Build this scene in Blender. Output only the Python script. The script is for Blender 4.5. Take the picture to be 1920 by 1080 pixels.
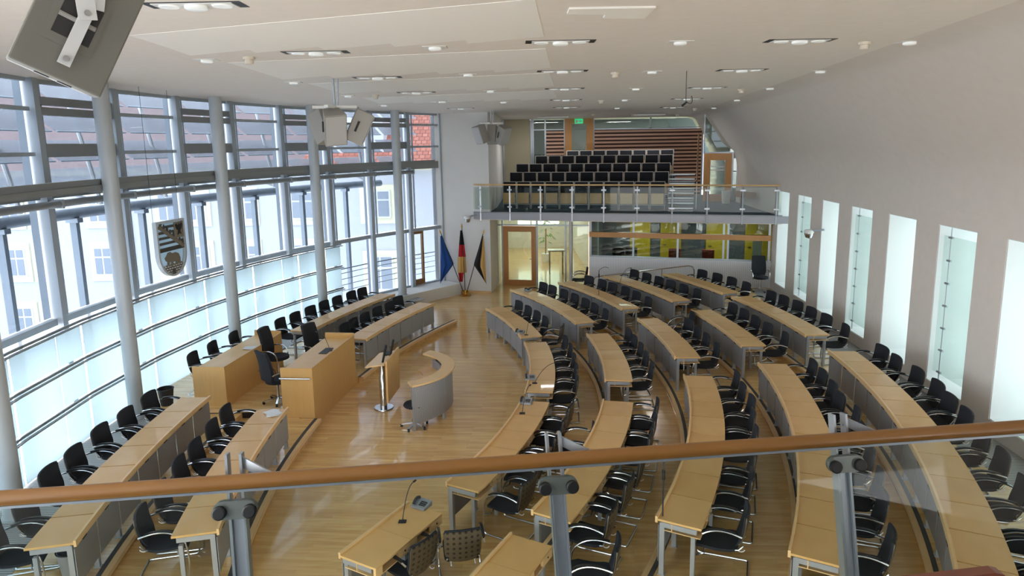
import bpy, math, random
from mathutils import Vector, Matrix
random.seed(7)
S = bpy.context.scene
for o in list(bpy.data.objects): bpy.data.objects.remove(o)
# ---------------------------------------------------------------- camera, world, exposure
F_PX, PITCH, ROLL, EYE = 1261.0, 0.168, 0.0165, 5.56
cam_d = bpy.data.cameras.new('camera'); cam = bpy.data.objects.new('camera', cam_d)
S.collection.objects.link(cam); S.camera = cam
cam_d.sensor_width = 36.0; cam_d.lens = F_PX / 1920 * 36; cam_d.clip_start = 0.05; cam_d.clip_end = 300
cam_d.shift_y = -56 / 1920.0
_f = Vector((0, math.cos(PITCH), -math.sin(PITCH))); _u0 = Vector((0, math.sin(PITCH), math.cos(PITCH))); _r0 = Vector((1, 0, 0))
_c, _s = math.cos(ROLL), math.sin(ROLL)
_r = _r0 * _c - _u0 * _s; _u = _r0 * _s + _u0 * _c
_m = Matrix((( _r.x, _u.x, -_f.x, 0), (_r.y, _u.y, -_f.y, 0), (_r.z, _u.z, -_f.z, EYE), (0, 0, 0, 1)))
cam.matrix_world = _m
W = bpy.data.worlds.new('overcast_sky'); S.world = W; W.use_nodes = True
_bg = W.node_tree.nodes['Background']; _bg.inputs[0].default_value = (0.94, 0.97, 1.0, 1); _bg.inputs[1].default_value = 2.0
sun_d = bpy.data.lights.new('soft_sun', 'SUN'); sun_d.energy = 1.2; sun_d.angle = 1.2; sun_d.color = (1, .97, .92)
sun = bpy.data.objects.new('soft_sun', sun_d); S.collection.objects.link(sun)
sun.rotation_euler = Vector((-0.25, -0.55, 1)).to_track_quat('Z', 'Y').to_euler(); sun.location = (0, -20, 30)
S.view_settings.view_transform = 'Standard'; S.view_settings.look = 'None'; S.view_settings.gamma = 1
S.view_settings.exposure = 2.08; S.view_settings.use_curve_mapping = False
try:
    S.cycles.max_bounces = 10; S.cycles.diffuse_bounces = 6; S.cycles.glossy_bounces = 4; S.cycles.transparent_max_bounces = 64
    S.cycles.transmission_bounces = 4; S.cycles.sample_clamp_indirect = 6; S.cycles.caustics_reflective = False; S.cycles.caustics_refractive = False
    S.cycles.use_denoising = True
except Exception: pass
R = math.radians
# ---------------------------------------------------------------- materials
def lin(c):
    return tuple(((v/255)/12.92 if v/255 <= .04045 else ((v/255+.055)/1.055)**2.4) for v in c)
def mat(name, rgb, rough=.5, metal=0, coat=0, spec=.5, emit=0):
    m = bpy.data.materials.new(name); m.use_nodes = True; b = m.node_tree.nodes['Principled BSDF']
    b.inputs['Base Color'].default_value = (*lin(rgb), 1); b.inputs['Roughness'].default_value = rough
    b.inputs['Metallic'].default_value = metal; b.inputs['Coat Weight'].default_value = coat
    b.inputs['Specular IOR Level'].default_value = spec
    if emit:
        b.inputs['Emission Color'].default_value = (*lin(rgb), 1); b.inputs['Emission Strength'].default_value = emit
    return m
def N(m, t, **k):
    n = m.node_tree.nodes.new(t)
    for a, v in k.items(): setattr(n, a, v)
    return n
def L(m, a, b): m.node_tree.links.new(a, b)
def noisy(m, a, b, scale=(1, 1, 1), freq=4, detail=4, bump=0, rnd=0.0, obj=True):
    """base colour varies between a and b with stretched noise"""
    bs = m.node_tree.nodes['Principled BSDF']
    tc = N(m, 'ShaderNodeTexCoord'); mp = N(m, 'ShaderNodeMapping'); mp.inputs['Scale'].default_value = scale
    L(m, tc.outputs['Object' if obj else 'Generated'], mp.inputs['Vector'])
    nz = N(m, 'ShaderNodeTexNoise'); nz.inputs['Scale'].default_value = freq; nz.inputs['Detail'].default_value = detail
    L(m, mp.outputs[0], nz.inputs['Vector'])
    cr = N(m, 'ShaderNodeMix', data_type='RGBA'); cr.inputs[6].default_value = (*lin(a), 1); cr.inputs[7].default_value = (*lin(b), 1)
    if rnd:
        oi = N(m, 'ShaderNodeObjectInfo'); ma = N(m, 'ShaderNodeMath', operation='MULTIPLY_ADD'); ma.inputs[1].default_value = rnd; 
        L(m, oi.outputs['Random'], ma.inputs[0]); L(m, nz.outputs[0], ma.inputs[2]); sb = N(m, 'ShaderNodeMath', operation='SUBTRACT', use_clamp=True); sb.inputs[1].default_value = rnd/2
        L(m, ma.outputs[0], sb.inputs[0]); L(m, sb.outputs[0], cr.inputs[0])
    else: L(m, nz.outputs[0], cr.inputs[0])
    L(m, cr.outputs[2], bs.inputs['Base Color'])
    if bump:
        bp = N(m, 'ShaderNodeBump'); bp.inputs['Strength'].default_value = bump; bp.inputs['Distance'].default_value = .01
        L(m, nz.outputs[0], bp.inputs['Height']); L(m, bp.outputs[0], bs.inputs['Normal'])
    return m
def dots(m, base, dot, pitch, rad, axes=('Y', 'Z')):
    """regular dot pattern (perforation) in object space"""
    bs = m.node_tree.nodes['Principled BSDF']; tc = N(m, 'ShaderNodeTexCoord'); sp = N(m, 'ShaderNodeSeparateXYZ'); L(m, tc.outputs['Object'], sp.inputs[0])
    vals = []
    for ax in axes:
        if isinstance(ax, tuple):
            dn = N(m, 'ShaderNodeVectorMath', operation='DOT_PRODUCT'); dn.inputs[1].default_value = ax; L(m, tc.outputs['Object'], dn.inputs[0]); src = dn.outputs['Value']
        else: src = sp.outputs[ax]
        a = N(m, 'ShaderNodeMath', operation='MULTIPLY'); a.inputs[1].default_value = 1/pitch; L(m, src, a.inputs[0])
        b = N(m, 'ShaderNodeMath', operation='FRACT'); L(m, a.outputs[0], b.inputs[0])
        c = N(m, 'ShaderNodeMath', operation='SUBTRACT'); c.inputs[1].default_value = .5; L(m, b.outputs[0], c.inputs[0])
        d = N(m, 'ShaderNodeMath', operation='POWER'); d.inputs[1].default_value = 2; L(m, c.outputs[0], d.inputs[0]); vals.append(d)
    s = N(m, 'ShaderNodeMath', operation='ADD'); L(m, vals[0].outputs[0], s.inputs[0]); L(m, vals[1].outputs[0], s.inputs[1])
    lt = N(m, 'ShaderNodeMath', operation='LESS_THAN'); lt.inputs[1].default_value = rad*rad; L(m, s.outputs[0], lt.inputs[0])
    cr = N(m, 'ShaderNodeMix', data_type='RGBA'); cr.inputs[6].default_value = (*lin(base), 1); cr.inputs[7].default_value = (*lin(dot), 1)
    L(m, lt.outputs[0], cr.inputs[0]); L(m, cr.outputs[2], bs.inputs['Base Color']); return m
def stripes(m, a, b, axis, pitch, duty, bump=0):
    bs = m.node_tree.nodes['Principled BSDF']; tc = N(m, 'ShaderNodeTexCoord'); sp = N(m, 'ShaderNodeSeparateXYZ'); L(m, tc.outputs['Object'], sp.inputs[0])
    x = N(m, 'ShaderNodeMath', operation='MULTIPLY'); x.inputs[1].default_value = 1/pitch; L(m, sp.outputs[axis], x.inputs[0])
    y = N(m, 'ShaderNodeMath', operation='FRACT'); L(m, x.outputs[0], y.inputs[0])
    z = N(m, 'ShaderNodeMath', operation='LESS_THAN'); z.inputs[1].default_value = duty; L(m, y.outputs[0], z.inputs[0])
    cr = N(m, 'ShaderNodeMix', data_type='RGBA'); cr.inputs[6].default_value = (*lin(a), 1); cr.inputs[7].default_value = (*lin(b), 1)
    L(m, z.outputs[0], cr.inputs[0]); L(m, cr.outputs[2], bs.inputs['Base Color']); return m
def glass(name, tint=(225, 240, 238), refl=.10, rough=.02, opac=0.0):
    m = bpy.data.materials.new(name); m.use_nodes = True; nt = m.node_tree; nt.nodes.remove(nt.nodes['Principled BSDF'])
    out = nt.nodes['Material Output']; tr = N(m, 'ShaderNodeBsdfTransparent'); tr.inputs[0].default_value = (*lin(tint), 1)
    gl = N(m, 'ShaderNodeBsdfGlossy'); gl.inputs['Roughness'].default_value = rough
    lw = N(m, 'ShaderNodeLayerWeight'); lw.inputs[0].default_value = .5
    pw = N(m, 'ShaderNodeMath', operation='POWER'); pw.inputs[1].default_value = 5; L(m, lw.outputs['Facing'], pw.inputs[0])
    mu = N(m, 'ShaderNodeMath', operation='MULTIPLY_ADD', use_clamp=True); mu.inputs[1].default_value = .45; mu.inputs[2].default_value = refl*.3
    L(m, pw.outputs[0], mu.inputs[0])
    mx = N(m, 'ShaderNodeMixShader'); L(m, mu.outputs[0], mx.inputs[0]); L(m, tr.outputs[0], mx.inputs[1]); L(m, gl.outputs[0], mx.inputs[2])
    last = mx
    if opac:
        df = N(m, 'ShaderNodeBsdfTranslucent'); df.inputs[0].default_value = (*lin(tint), 1)
        d2 = N(m, 'ShaderNodeBsdfDiffuse'); d2.inputs[0].default_value = (*lin(tint), 1)
        md = N(m, 'ShaderNodeMixShader'); md.inputs[0].default_value = .35; L(m, df.outputs[0], md.inputs[1]); L(m, d2.outputs[0], md.inputs[2])
        m2 = N(m, 'ShaderNodeMixShader'); m2.inputs[0].default_value = opac; L(m, mx.outputs[0], m2.inputs[1]); L(m, md.outputs[0], m2.inputs[2]); last = m2
    L(m, last.outputs[0], out.inputs['Surface']); return m

M = {}
M['birch'] = noisy(mat('birch_desktop', (214, 178, 126), .38, coat=.15), (222, 182, 122), (204, 160, 98), (1.2, 1.2, 1), 3, 5, 0, .5)
M['birch_light'] = noisy(mat('birch_edge', (228, 192, 140), .4), (232, 198, 148), (216, 178, 122), (2, 2, 8), 3, 3)
M['panel_wood'] = noisy(mat('podium_veneer', (214, 170, 105), .4, coat=.1), (218, 176, 112), (204, 160, 96), (6, 6, .6), 3, 5)
M['door_wood'] = noisy(mat('door_beech', (196, 142, 82), .45), (202, 148, 88), (184, 128, 70), (6, 6, .6), 3, 4)
M['rail_wood'] = noisy(mat('handrail_wood', (138, 92, 34), .38, coat=.2), (144, 98, 40), (122, 80, 28), (.5, 3, 3), 4, 4)
M['dark_wood'] = noisy(mat('cherry_wood', (112, 56, 34), .35, coat=.3), (120, 60, 38), (92, 44, 26), (1, 4, 4), 4, 4)
M['silver'] = mat('silver_lacquered_steel', (176, 180, 186), .35, .55)
M['chrome'] = mat('polished_chrome', (205, 207, 210), .16, 1)
M['alu'] = noisy(mat('brushed_aluminium', (170, 175, 180), .38, .6), (176, 182, 188), (150, 158, 166), (1, 1, .4), 3, 3)
M['facade'] = noisy(mat('facade_zinc_paint', (168, 176, 182), .5, .15), (172, 180, 187), (148, 158, 168), (1, 1, .5), 2.2, 5)
M['column'] = noisy(mat('column_paint', (186, 192, 196), .42, .15), (190, 196, 200), (172, 180, 186), (1, 1, .4), 2, 4)
M['beam'] = mat('grey_steel_beam', (140, 144, 146), .45, .3)
M['fabric'] = noisy(mat('black_fabric', (26, 28, 34), .9), (24, 26, 32), (34, 37, 45), (1, 1, 1), 60, 2)
M['shell'] = dots(mat('dark_wooden_shell', (44, 36, 28), .45, coat=.15), (84, 72, 54), (22, 17, 12), .075, .24)
M['armpad'] = mat('black_armrest', (22, 22, 24), .35)
M['perf'] = dots(mat('perforated_grey_steel', (150, 152, 156), .45, .3), (162, 164, 168), (122, 125, 131), .024, .3, ('Y', 'Z'))
for _i, _a in enumerate((-43, -6, 30)): M['perf_%d' % _i] = dots(mat('perforated_steel_%s' % 'abc'[_i], (150, 152, 156), .45, .3), (168, 170, 174), (116, 119, 126), .026, .3, ((-math.sin(R(_a)), math.cos(R(_a)), 0), 'Z'))
M['white_wall'] = noisy(mat('white_plaster', (226, 225, 222), .8), (228, 227, 224), (220, 219, 216), (1, 1, 1), 3, 6)
M['grey_wall'] = noisy(mat('warm_grey_plaster', (200, 193, 186), .85), (226, 219, 212), (215, 208, 201), (1, 1, 1), 5, 8, .15)
M['slope_plaster'] = noisy(mat('slope_plaster', (212, 205, 198), .85), (224, 218, 211), (215, 208, 201), (1, 1, 1), 5, 8, .1)
M['reveal'] = mat('white_reveal', (222, 226, 226), .7)
M['ceiling'] = noisy(mat('ceiling_plaster', (208, 202, 194), .85), (236, 231, 224), (227, 221, 213), (1, 1, 1), 6, 8, .1)
M['ceil_panel'] = mat('acoustic_panel_white', (243, 242, 237), .8)
M['white'] = mat('white_enamel', (228, 228, 226), .4)
M['cream'] = mat('cream_plastic', (222, 214, 198), .5)
M['black'] = mat('black_matt', (18, 18, 20), .5)
M['dark'] = mat('dark_rubber', (42, 42, 46), .6)
M['groove'] = mat('anti_slip_strip', (66, 64, 62), .7)
M['speaker'] = mat('speaker_grey', (156, 153, 146), .55)
M['speaker_near'] = mat('speaker_grey_shaded', (124, 121, 112), .55)  # speaker grey darkened to carry the shade on the near cabinet
M['speaker_light'] = mat('speaker_baffle_grey', (184, 184, 182), .5)
M['speaker_dark'] = mat('speaker_recess', (48, 46, 44), .6)
M['blue_carpet'] = noisy(mat('blue_carpet', (60, 84, 100), .9), (66, 90, 106), (50, 72, 88), (1, 1, 1), 20, 4)
M['beige'] = mat('beige_panel', (176, 168, 142), .7)
M['soffit'] = mat('soffit_beige', (222, 210, 196), .8)
M['fascia'] = mat('fascia_grey', (158, 158, 164), .45, .3)
M['slat'] = noisy(mat('slatted_wood', (178, 128, 100), .5), (214, 172, 148), (196, 148, 122), (.6, 3, 3), 5, 4)
M['slat_dark'] = mat('slat_dark_brown_board', (58, 34, 26), .7)  # dark brown backing board showing between the slats
M['grille'] = stripes(mat('floor_grille', (150, 152, 154), .5, .2), (168, 168, 166), (112, 114, 118), 'Y', .05, .45)
M['booth_white'] = stripes(mat('ribbed_white_panel', (214, 216, 220), .5), (218, 220, 224), (196, 199, 206), 'X', .06, .25)
M['yellow'] = mat('yellow_door', (196, 170, 40), .5)
M['grey_dark'] = mat('booth_grey', (92, 98, 106), .6)
M['red'] = mat('signal_red', (170, 50, 36), .5)
M['green_sign'] = mat('exit_sign_green', (20, 140, 90), .4, emit=.5)
M['gold'] = mat('polished_brass', (206, 160, 78), .25, 1)
M['paper'] = mat('paper', (222, 224, 226), .7)
M['flag_blue'] = mat('flag_blue', (24, 72, 140), .8); M['flag_black'] = mat('flag_black', (28, 28, 32), .8)
M['flag_red'] = mat('flag_red', (190, 30, 40), .8); M['flag_gold'] = mat('flag_gold', (212, 170, 100), .8)
M['plant'] = noisy(mat('leaf_green', (70, 110, 50), .6), (60, 104, 40), (110, 150, 70), (1, 1, 1), 8, 2)
M['ext_wall'] = noisy(mat('exterior_render_white', (206, 208, 212), .85), (208, 210, 214), (198, 201, 208), (1, 1, 1), .6, 4)
M['ext_cream'] = mat('cream_window_surround', (232, 226, 196), .8)
M['ext_glass'] = mat('old_window_glass', (150, 158, 168), .15, .0)
M['shield_bar'] = mat('shield_dark_grey', (74, 74, 72), .6); M['shield_grey'] = mat('shield_grey', (150, 152, 152), .5)
M['shield_bear'] = mat('shield_bear_grey', (120, 112, 98), .6)
M['facadeglass'] = glass('tinted_facade_pane', (184, 190, 197), .04)
M['skyglass'] = glass('clear_pane', (240, 246, 248), .05)
M['railglass'] = glass('railing_glass', (236, 240, 237), .03)
M['doorglass'] = glass('partition_glass', (205, 216, 208), .25)
M['frost'] = glass('frosted_screen_glass', (196, 209, 214), .1, .2, .75)
M['louver'] = glass('louver_glass', (212, 214, 217), .06, .1, .42)
M['bright_window'] = mat('lobby_daylight_window', (226, 238, 232), .5, emit=.9)
M['brick'] = mat('shield_brick', (130, 130, 128), .6)
def brick(m, a, b, mortar, w, h, ms, rot=(0, 0, 0)):
    bs = m.node_tree.nodes['Principled BSDF']; tc = N(m, 'ShaderNodeTexCoord'); mp = N(m, 'ShaderNodeMapping'); mp.inputs['Rotation'].default_value = rot
    L(m, tc.outputs['Object'], mp.inputs[0]); br = N(m, 'ShaderNodeTexBrick'); L(m, mp.outputs[0], br.inputs['Vector'])
    br.inputs['Color1'].default_value = (*lin(a), 1); br.inputs['Color2'].default_value = (*lin(b), 1); br.inputs['Mortar'].default_value = (*lin(mortar), 1)
    br.inputs['Scale'].default_value = 1; br.inputs['Brick Width'].default_value = w; br.inputs['Row Height'].default_value = h; br.inputs['Mortar Size'].default_value = ms
    return br
_m = mat('oak_strip_parquet', (190, 152, 102), .16, coat=.35); M['floor'] = _m
br = brick(_m, (224, 186, 124), (208, 168, 108), (182, 140, 88), 1.1, .075, .0012, (0, 0, R(6)))
_tc = N(_m, 'ShaderNodeTexCoord'); _mp = N(_m, 'ShaderNodeMapping'); _mp.inputs['Scale'].default_value = (1.2, 14, 1); _mp.inputs['Rotation'].default_value = (0, 0, R(6)); L(_m, _tc.outputs['Object'], _mp.inputs[0])
_nz = N(_m, 'ShaderNodeTexNoise'); _nz.inputs['Scale'].default_value = 1.5; _nz.inputs['Detail'].default_value = 5; L(_m, _mp.outputs[0], _nz.inputs['Vector'])
_mx = N(_m, 'ShaderNodeMix', data_type='RGBA', blend_type='OVERLAY'); _mx.inputs[0].default_value = .35; L(_m, br.outputs['Color'], _mx.inputs[6]); L(_m, _nz.outputs[0], _mx.inputs[7])
L(_m, _mx.outputs[2], _m.node_tree.nodes['Principled BSDF'].inputs['Base Color'])
_nb = N(_m, 'ShaderNodeTexNoise'); _nb.inputs['Scale'].default_value = 3.0; _nb.inputs['Detail'].default_value = 2; L(_m, _mp.outputs[0], _nb.inputs['Vector'])
_bp = N(_m, 'ShaderNodeBump'); _bp.inputs['Strength'].default_value = .12; _bp.inputs['Distance'].default_value = .01; L(_m, _nb.outputs[0], _bp.inputs['Height']); L(_m, _bp.outputs[0], _m.node_tree.nodes['Principled BSDF'].inputs['Normal'])
_m = mat('clay_roof_tiles', (196, 120, 96), .8); M['tiles'] = _m
br = brick(_m, (182, 116, 98), (160, 96, 80), (116, 72, 60), .25, .22, .02, (R(0), 0, 0)); L(_m, br.outputs['Color'], _m.node_tree.nodes['Principled BSDF'].inputs['Base Color'])
M['clearscreen'] = glass('slot_window_screen', (238, 243, 241), .03)
M['clampgrey'] = mat('clamp_grey_steel', (112, 118, 114), .4, .5)
M['winglass'] = glass('slot_window_pane', (204, 211, 210), .05)
M['seatframe'] = mat('pale_seat_frame', (190, 184, 178), .5)
M['pale_tiles'] = noisy(mat('washed_out_roof_tiles', (176, 160, 158), .85), (134, 118, 118), (112, 96, 96), (1, 3, 1), 2, 5)  # roof greyed to stand for the whitish veil of the louver glass
_m = M['brick']; br = brick(_m, (206, 206, 202), (186, 186, 184), (58, 56, 54), .09, .05, .01)
_tc = N(_m, 'ShaderNodeTexCoord'); _sp = N(_m, 'ShaderNodeSeparateXYZ'); _cb = N(_m, 'ShaderNodeCombineXYZ'); L(_m, _tc.outputs['Object'], _sp.inputs[0]); L(_m, _sp.outputs['Y'], _cb.inputs['X']); L(_m, _sp.outputs['Z'], _cb.inputs['Y']); L(_m, _cb.outputs[0], br.inputs['Vector']); L(_m, br.outputs['Color'], _m.node_tree.nodes['Principled BSDF'].inputs['Base Color'])
# ---------------------------------------------------------------- mesh helpers
class MB:
    def __init__(s): s.v = []; s.f = []; s.T = None
    def add(s, vs, fs):
        n = len(s.v)
        if s.T is not None: vs = [s.T @ Vector(p) for p in vs]
        s.v += [Vector(p) for p in vs]; s.f += [tuple(i+n for i in f) for f in fs]; return s
    def box(s, x0, x1, y0, y1, z0, z1):
        return s.add([(x0,y0,z0),(x1,y0,z0),(x1,y1,z0),(x0,y1,z0),(x0,y0,z1),(x1,y0,z1),(x1,y1,z1),(x0,y1,z1)],
              [(3,2,1,0),(4,5,6,7),(0,1,5,4),(1,2,6,5),(2,3,7,6),(3,0,4,7)])
    def obox(s, c, ux, sx, sy, z0, z1):
        """box centred at c (x,y) with direction ux along sx"""
        ux = Vector((ux[0], ux[1], 0)).normalized(); uy = Vector((-ux.y, ux.x, 0)); c = Vector((c[0], c[1], 0)); P = []
        for z in (z0, z1):
            for a, b in ((-1,-1),(1,-1),(1,1),(-1,1)): P.append(c + ux*a*sx/2 + uy*b*sy/2 + Vector((0,0,z)))
        return s.add(P, [(3,2,1,0),(4,5,6,7),(0,1,5,4),(1,2,6,5),(2,3,7,6),(3,0,4,7)])
    def hexa(s, P):
        return s.add(P, [(3,2,1,0),(4,5,6,7),(0,1,5,4),(1,2,6,5),(2,3,7,6),(3,0,4,7)])
    def beam(s, a, b, w, h, up=(0, 0, 1)):
        a = Vector(a); b = Vector(b); d = (b-a).normalized(); x = d.cross(Vector(up)).normalized(); y = x.cross(d).normalized()
        P = []
        for q in (a, b):
            for i, j in ((-1,-1),(1,-1),(1,1),(-1,1)): P.append(q + x*i*w/2 + y*j*h/2)
        return s.hexa(P)
    def prism(s, poly, z0, z1):
        n = len(poly); ar = sum(poly[i][0]*poly[(i+1)%n][1]-poly[(i+1)%n][0]*poly[i][1] for i in range(n))
        if ar < 0: poly = poly[::-1]
        z0f = z0 if callable(z0) else (lambda x, y: z0); z1f = z1 if callable(z1) else (lambda x, y: z1)
        return s.add([(x,y,z0f(x,y)) for x,y in poly]+[(x,y,z1f(x,y)) for x,y in poly],
              [tuple(range(n-1,-1,-1)), tuple(range(n,2*n))]+[(i,(i+1)%n,n+(i+1)%n,n+i) for i in range(n)])
    def arc(s, c, r0, r1, a0, a1, z0, z1, n=None):
        if a0 > a1: a0, a1 = a1, a0
        n = n or max(1, int((a1-a0)/1.2)); V = []; Fc = []
        for i in range(n+1):
            a = R(a0+(a1-a0)*i/n); ca, sa = math.cos(a), math.sin(a)
            V += [(c[0]+r0*ca,c[1]+r0*sa,z0),(c[0]+r1*ca,c[1]+r1*sa,z0),(c[0]+r1*ca,c[1]+r1*sa,z1),(c[0]+r0*ca,c[1]+r0*sa,z1)]
        for i in range(n):
            b = 4*i
            for k in range(4): Fc.append((b+k,b+(k+1)%4,b+4+(k+1)%4,b+4+k)[::-1])
        Fc += [(0,1,2,3), tuple(4*n+k for k in (3,2,1,0))]
        return s.add(V, Fc)
    def tube(s, pts, r, n=8, closed=False):
        pts = [Vector(p) for p in pts]; m = len(pts); V = []; up = None
        for i, p in enumerate(pts):
            a = pts[i-1] if (i > 0 or closed) else p; b = pts[(i+1) % m] if (i < m-1 or closed) else p
            t = (b-a).normalized()
            if up is None: up = Vector((0,0,1)) if abs(t.z) < .9 else Vector((1,0,0))
            x = t.cross(up).normalized(); y = x.cross(t).normalized(); up = y
            rr = r[i] if isinstance(r, (list, tuple)) else r
            for k in range(n):
                q = 2*math.pi*k/n; V.append(p + x*math.cos(q)*rr + y*math.sin(q)*rr)
        Fc = []
        for i in range(m if closed else m-1):
            for k in range(n):
                a = i*n; b = ((i+1) % m)*n; Fc.append((a+k, a+(k+1)%n, b+(k+1)%n, b+k)[::-1])
        if not closed: Fc += [tuple(range(n)), tuple((m-1)*n+k for k in range(n-1,-1,-1))]
        return s.add(V, Fc)
    def lathe(s, prof, c=(0,0), n=20):
        V = []; m = len(prof)
        for r, z in prof:
            for k in range(n): q = 2*math.pi*k/n; V.append((c[0]+r*math.cos(q), c[1]+r*math.sin(q), z))
        Fc = [(i*n+k, i*n+(k+1)%n, (i+1)*n+(k+1)%n, (i+1)*n+k) for i in range(m-1) for k in range(n)]
        Fc += [tuple(range(n-1,-1,-1)), tuple((m-1)*n+k for k in range(n))]
        return s.add(V, Fc)
    def plate(s, poly, o, ux, uy, t):
        """2D outline in plane (o,ux,uy) thickened by t along normal"""
        o = Vector(o); ux = Vector(ux); uy = Vector(uy); nn = ux.cross(uy).normalized(); n = len(poly)
        A = [o+ux*x+uy*y for x, y in poly]; B = [p+nn*t for p in A]
        return s.add(A+B, [tuple(range(n-1,-1,-1)), tuple(range(n,2*n))]+[(i,(i+1)%n,n+(i+1)%n,n+i) for i in range(n)])
ORG = {}
COL = S.collection
def emp(name, loc, rz=0, label=None, cat=None, group=None, kind=None):
    o = bpy.data.objects.new(name, None); COL.objects.link(o); o.location = loc; o.rotation_euler = (0,0,rz); o.empty_display_size = .1
    ORG[o.name] = Vector(loc); tag(o, label, cat, group, kind); return o
def tag(o, label=None, cat=None, group=None, kind=None):
    if label: o['label'] = label
    if cat: o['category'] = cat
    if group: o['group'] = group
    if kind: o['kind'] = kind
    return o
def obj(name, mb, m, parent=None, local=False, smooth=False, bevel=0):
    vs = mb.v
    if parent is not None: org = Vector((0,0,0)) if local else ORG[parent.name]
    elif local: org = Vector((0,0,0))
    else:
        xs = [p.x for p in vs]; ys = [p.y for p in vs]; zs = [p.z for p in vs]
        org = Vector(((min(xs)+max(xs))/2, (min(ys)+max(ys))/2, min(zs)))
    me = bpy.data.meshes.new(name); me.from_pydata([tuple(p-org) for p in vs], [], mb.f); me.update()
    me.materials.append(M[m] if isinstance(m, str) else m)
    if smooth:
        me.shade_smooth()
        try: me.set_sharp_from_angle(angle=R(35))
        except Exception: pass
    o = bpy.data.objects.new(name, me); COL.objects.link(o)
    if parent is not None: o.parent = parent; ORG[o.name] = ORG[parent.name]
    else: o.location = org; ORG[o.name] = org
    if bevel:
        b = o.modifiers.new('bevel', 'BEVEL'); b.width = bevel; b.segments = 2; b.limit_method = 'ANGLE'
    return o
def thing(name, mb, m, label, cat, group=None, **k):
    return tag(obj(name, mb, m, **k), label, cat, group)
def struct(name, mb, m, parent=None, **k):
    o = obj(name, mb, m, parent, **k)
    if parent is None: o['kind'] = 'structure'
    return o
def copy_tree(o, parent=None):
    c = o.copy(); COL.objects.link(c)
    if parent is not None: c.parent = parent
    for ch in [x for x in KIDS.get(o.name, [])]: copy_tree_k(ch, c)
    return c
KIDS = {}
def reg(root):
    for o in list(bpy.data.objects):
        if o.parent is not None: KIDS.setdefault(o.parent.name, []).append(o) if o not in KIDS.get(o.parent.name, []) else None
def copy_tree_k(o, parent):
    c = o.copy(); COL.objects.link(c); c.parent = parent
    for ch in KIDS.get(o.name, []): copy_tree_k(ch, c)
    return c
ORDN = ['first','second','third','fourth','fifth','sixth','seventh','eighth','ninth','tenth','eleventh','twelfth','thirteenth']
# ---------------------------------------------------------------- site geometry
CR = (-11.09, 14.47); RR = [11.44, 13.00, 14.53, 16.06, 17.59]; ZR = [0, .143, .281, .394, .518]   # right arcs
CL = (14.80, 11.57); RLs = [18.89, 20.45]; ZL = [.16, .27]                                          # left arcs
CF = (10.5, 12.0)                                                                                   # facade centre
def pol(c, r, a): return (c[0]+r*math.cos(R(a)), c[1]+r*math.sin(R(a)))
def zc(y): return 6.93-.0085*y
def wx(y): return 8.08+.0667*(y-10.7)
def foldx(y): return 5.85+.118*(y-9.5)
FA = [210, 204, 198, 192.1, 186.1, 180, 173.4, 167.3, 161.5, 155.7, 149.95, 144.4, 138.95, 134.25]
fac = [pol(CF, 18.75, a) for a in FA]
# ================================================================= FLOORS
b = MB(); b.prism([pol(CF, 18.95, a) for a in FA] + [(-2.6, 25.9), (-.7, 26.2), (-.7, 36.2), (9.8, 36.2), (9.8, 26), (wx(24)+.9, 24), (wx(-3)+.9, -3), (-5, -3)], -.25, 0)
struct('floor', b, 'floor')
def arcpts(c, r, a0, a1, n): return [pol(c, r, a0+(a1-a0)*i/n) for i in range(n+1)]
def clipa(r):
    # far end of each step on the clipping line y = 21.6 + .12 (x + .2)
    for k in range(600):
        a = 45-k*.05; x, y = pol(CR, r, a)
        if y <= 21.6+.12*(x+.2): return a
edges = [12.95, 14.43, 16.05, 17.53]
for i, r in enumerate(edges):
    z0 = ZR[i]; z1 = ZR[i+1]; b = MB()
    if i < 3:
        r2 = edges[i+1]+.02; b.prism(arcpts(CR, r, -62, clipa(r), 40) + arcpts(CR, r2, clipa(r2), -62, 40), 0, z1)
    else:
        p = arcpts(CR, r, -62, clipa(r), 40); p += [(6.2, p[-1][1]+.1), (6.2, 23.4), (8.8, 22.75), (wx(22.6), 22.6), (wx(-2), -2)]
        b.prism(p, 0, z1)
    struct('floor_tier_%d' % (i+1), b, 'floor')
    a1 = clipa(r)-.1
    b = MB(); b.arc(CR, r-.025, r+.045, -45, a1, z1-.045, z1+.004, 60); struct('trim_%d' % (i+1), b, 'birch_light')
    b = MB(); b.arc(CR, r+.045, r+.105, -45, a1, z1-.01, z1+.006, 60); struct('trim_%d' % (i+11), b, 'groove')
# ramp along the booth wall
b = MB(); b.add([(1.2,22.0,0),(1.4,24.85,0),(6.2,23.45,.52),(6.2,22.2,.52),(6.2,22.2,0),(6.2,23.45,0)], [(0,3,2,1),(0,4,3),(1,2,5),(3,4,5,2),(0,1,5,4)])
struct('floor_ramp', b, 'floor')
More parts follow.
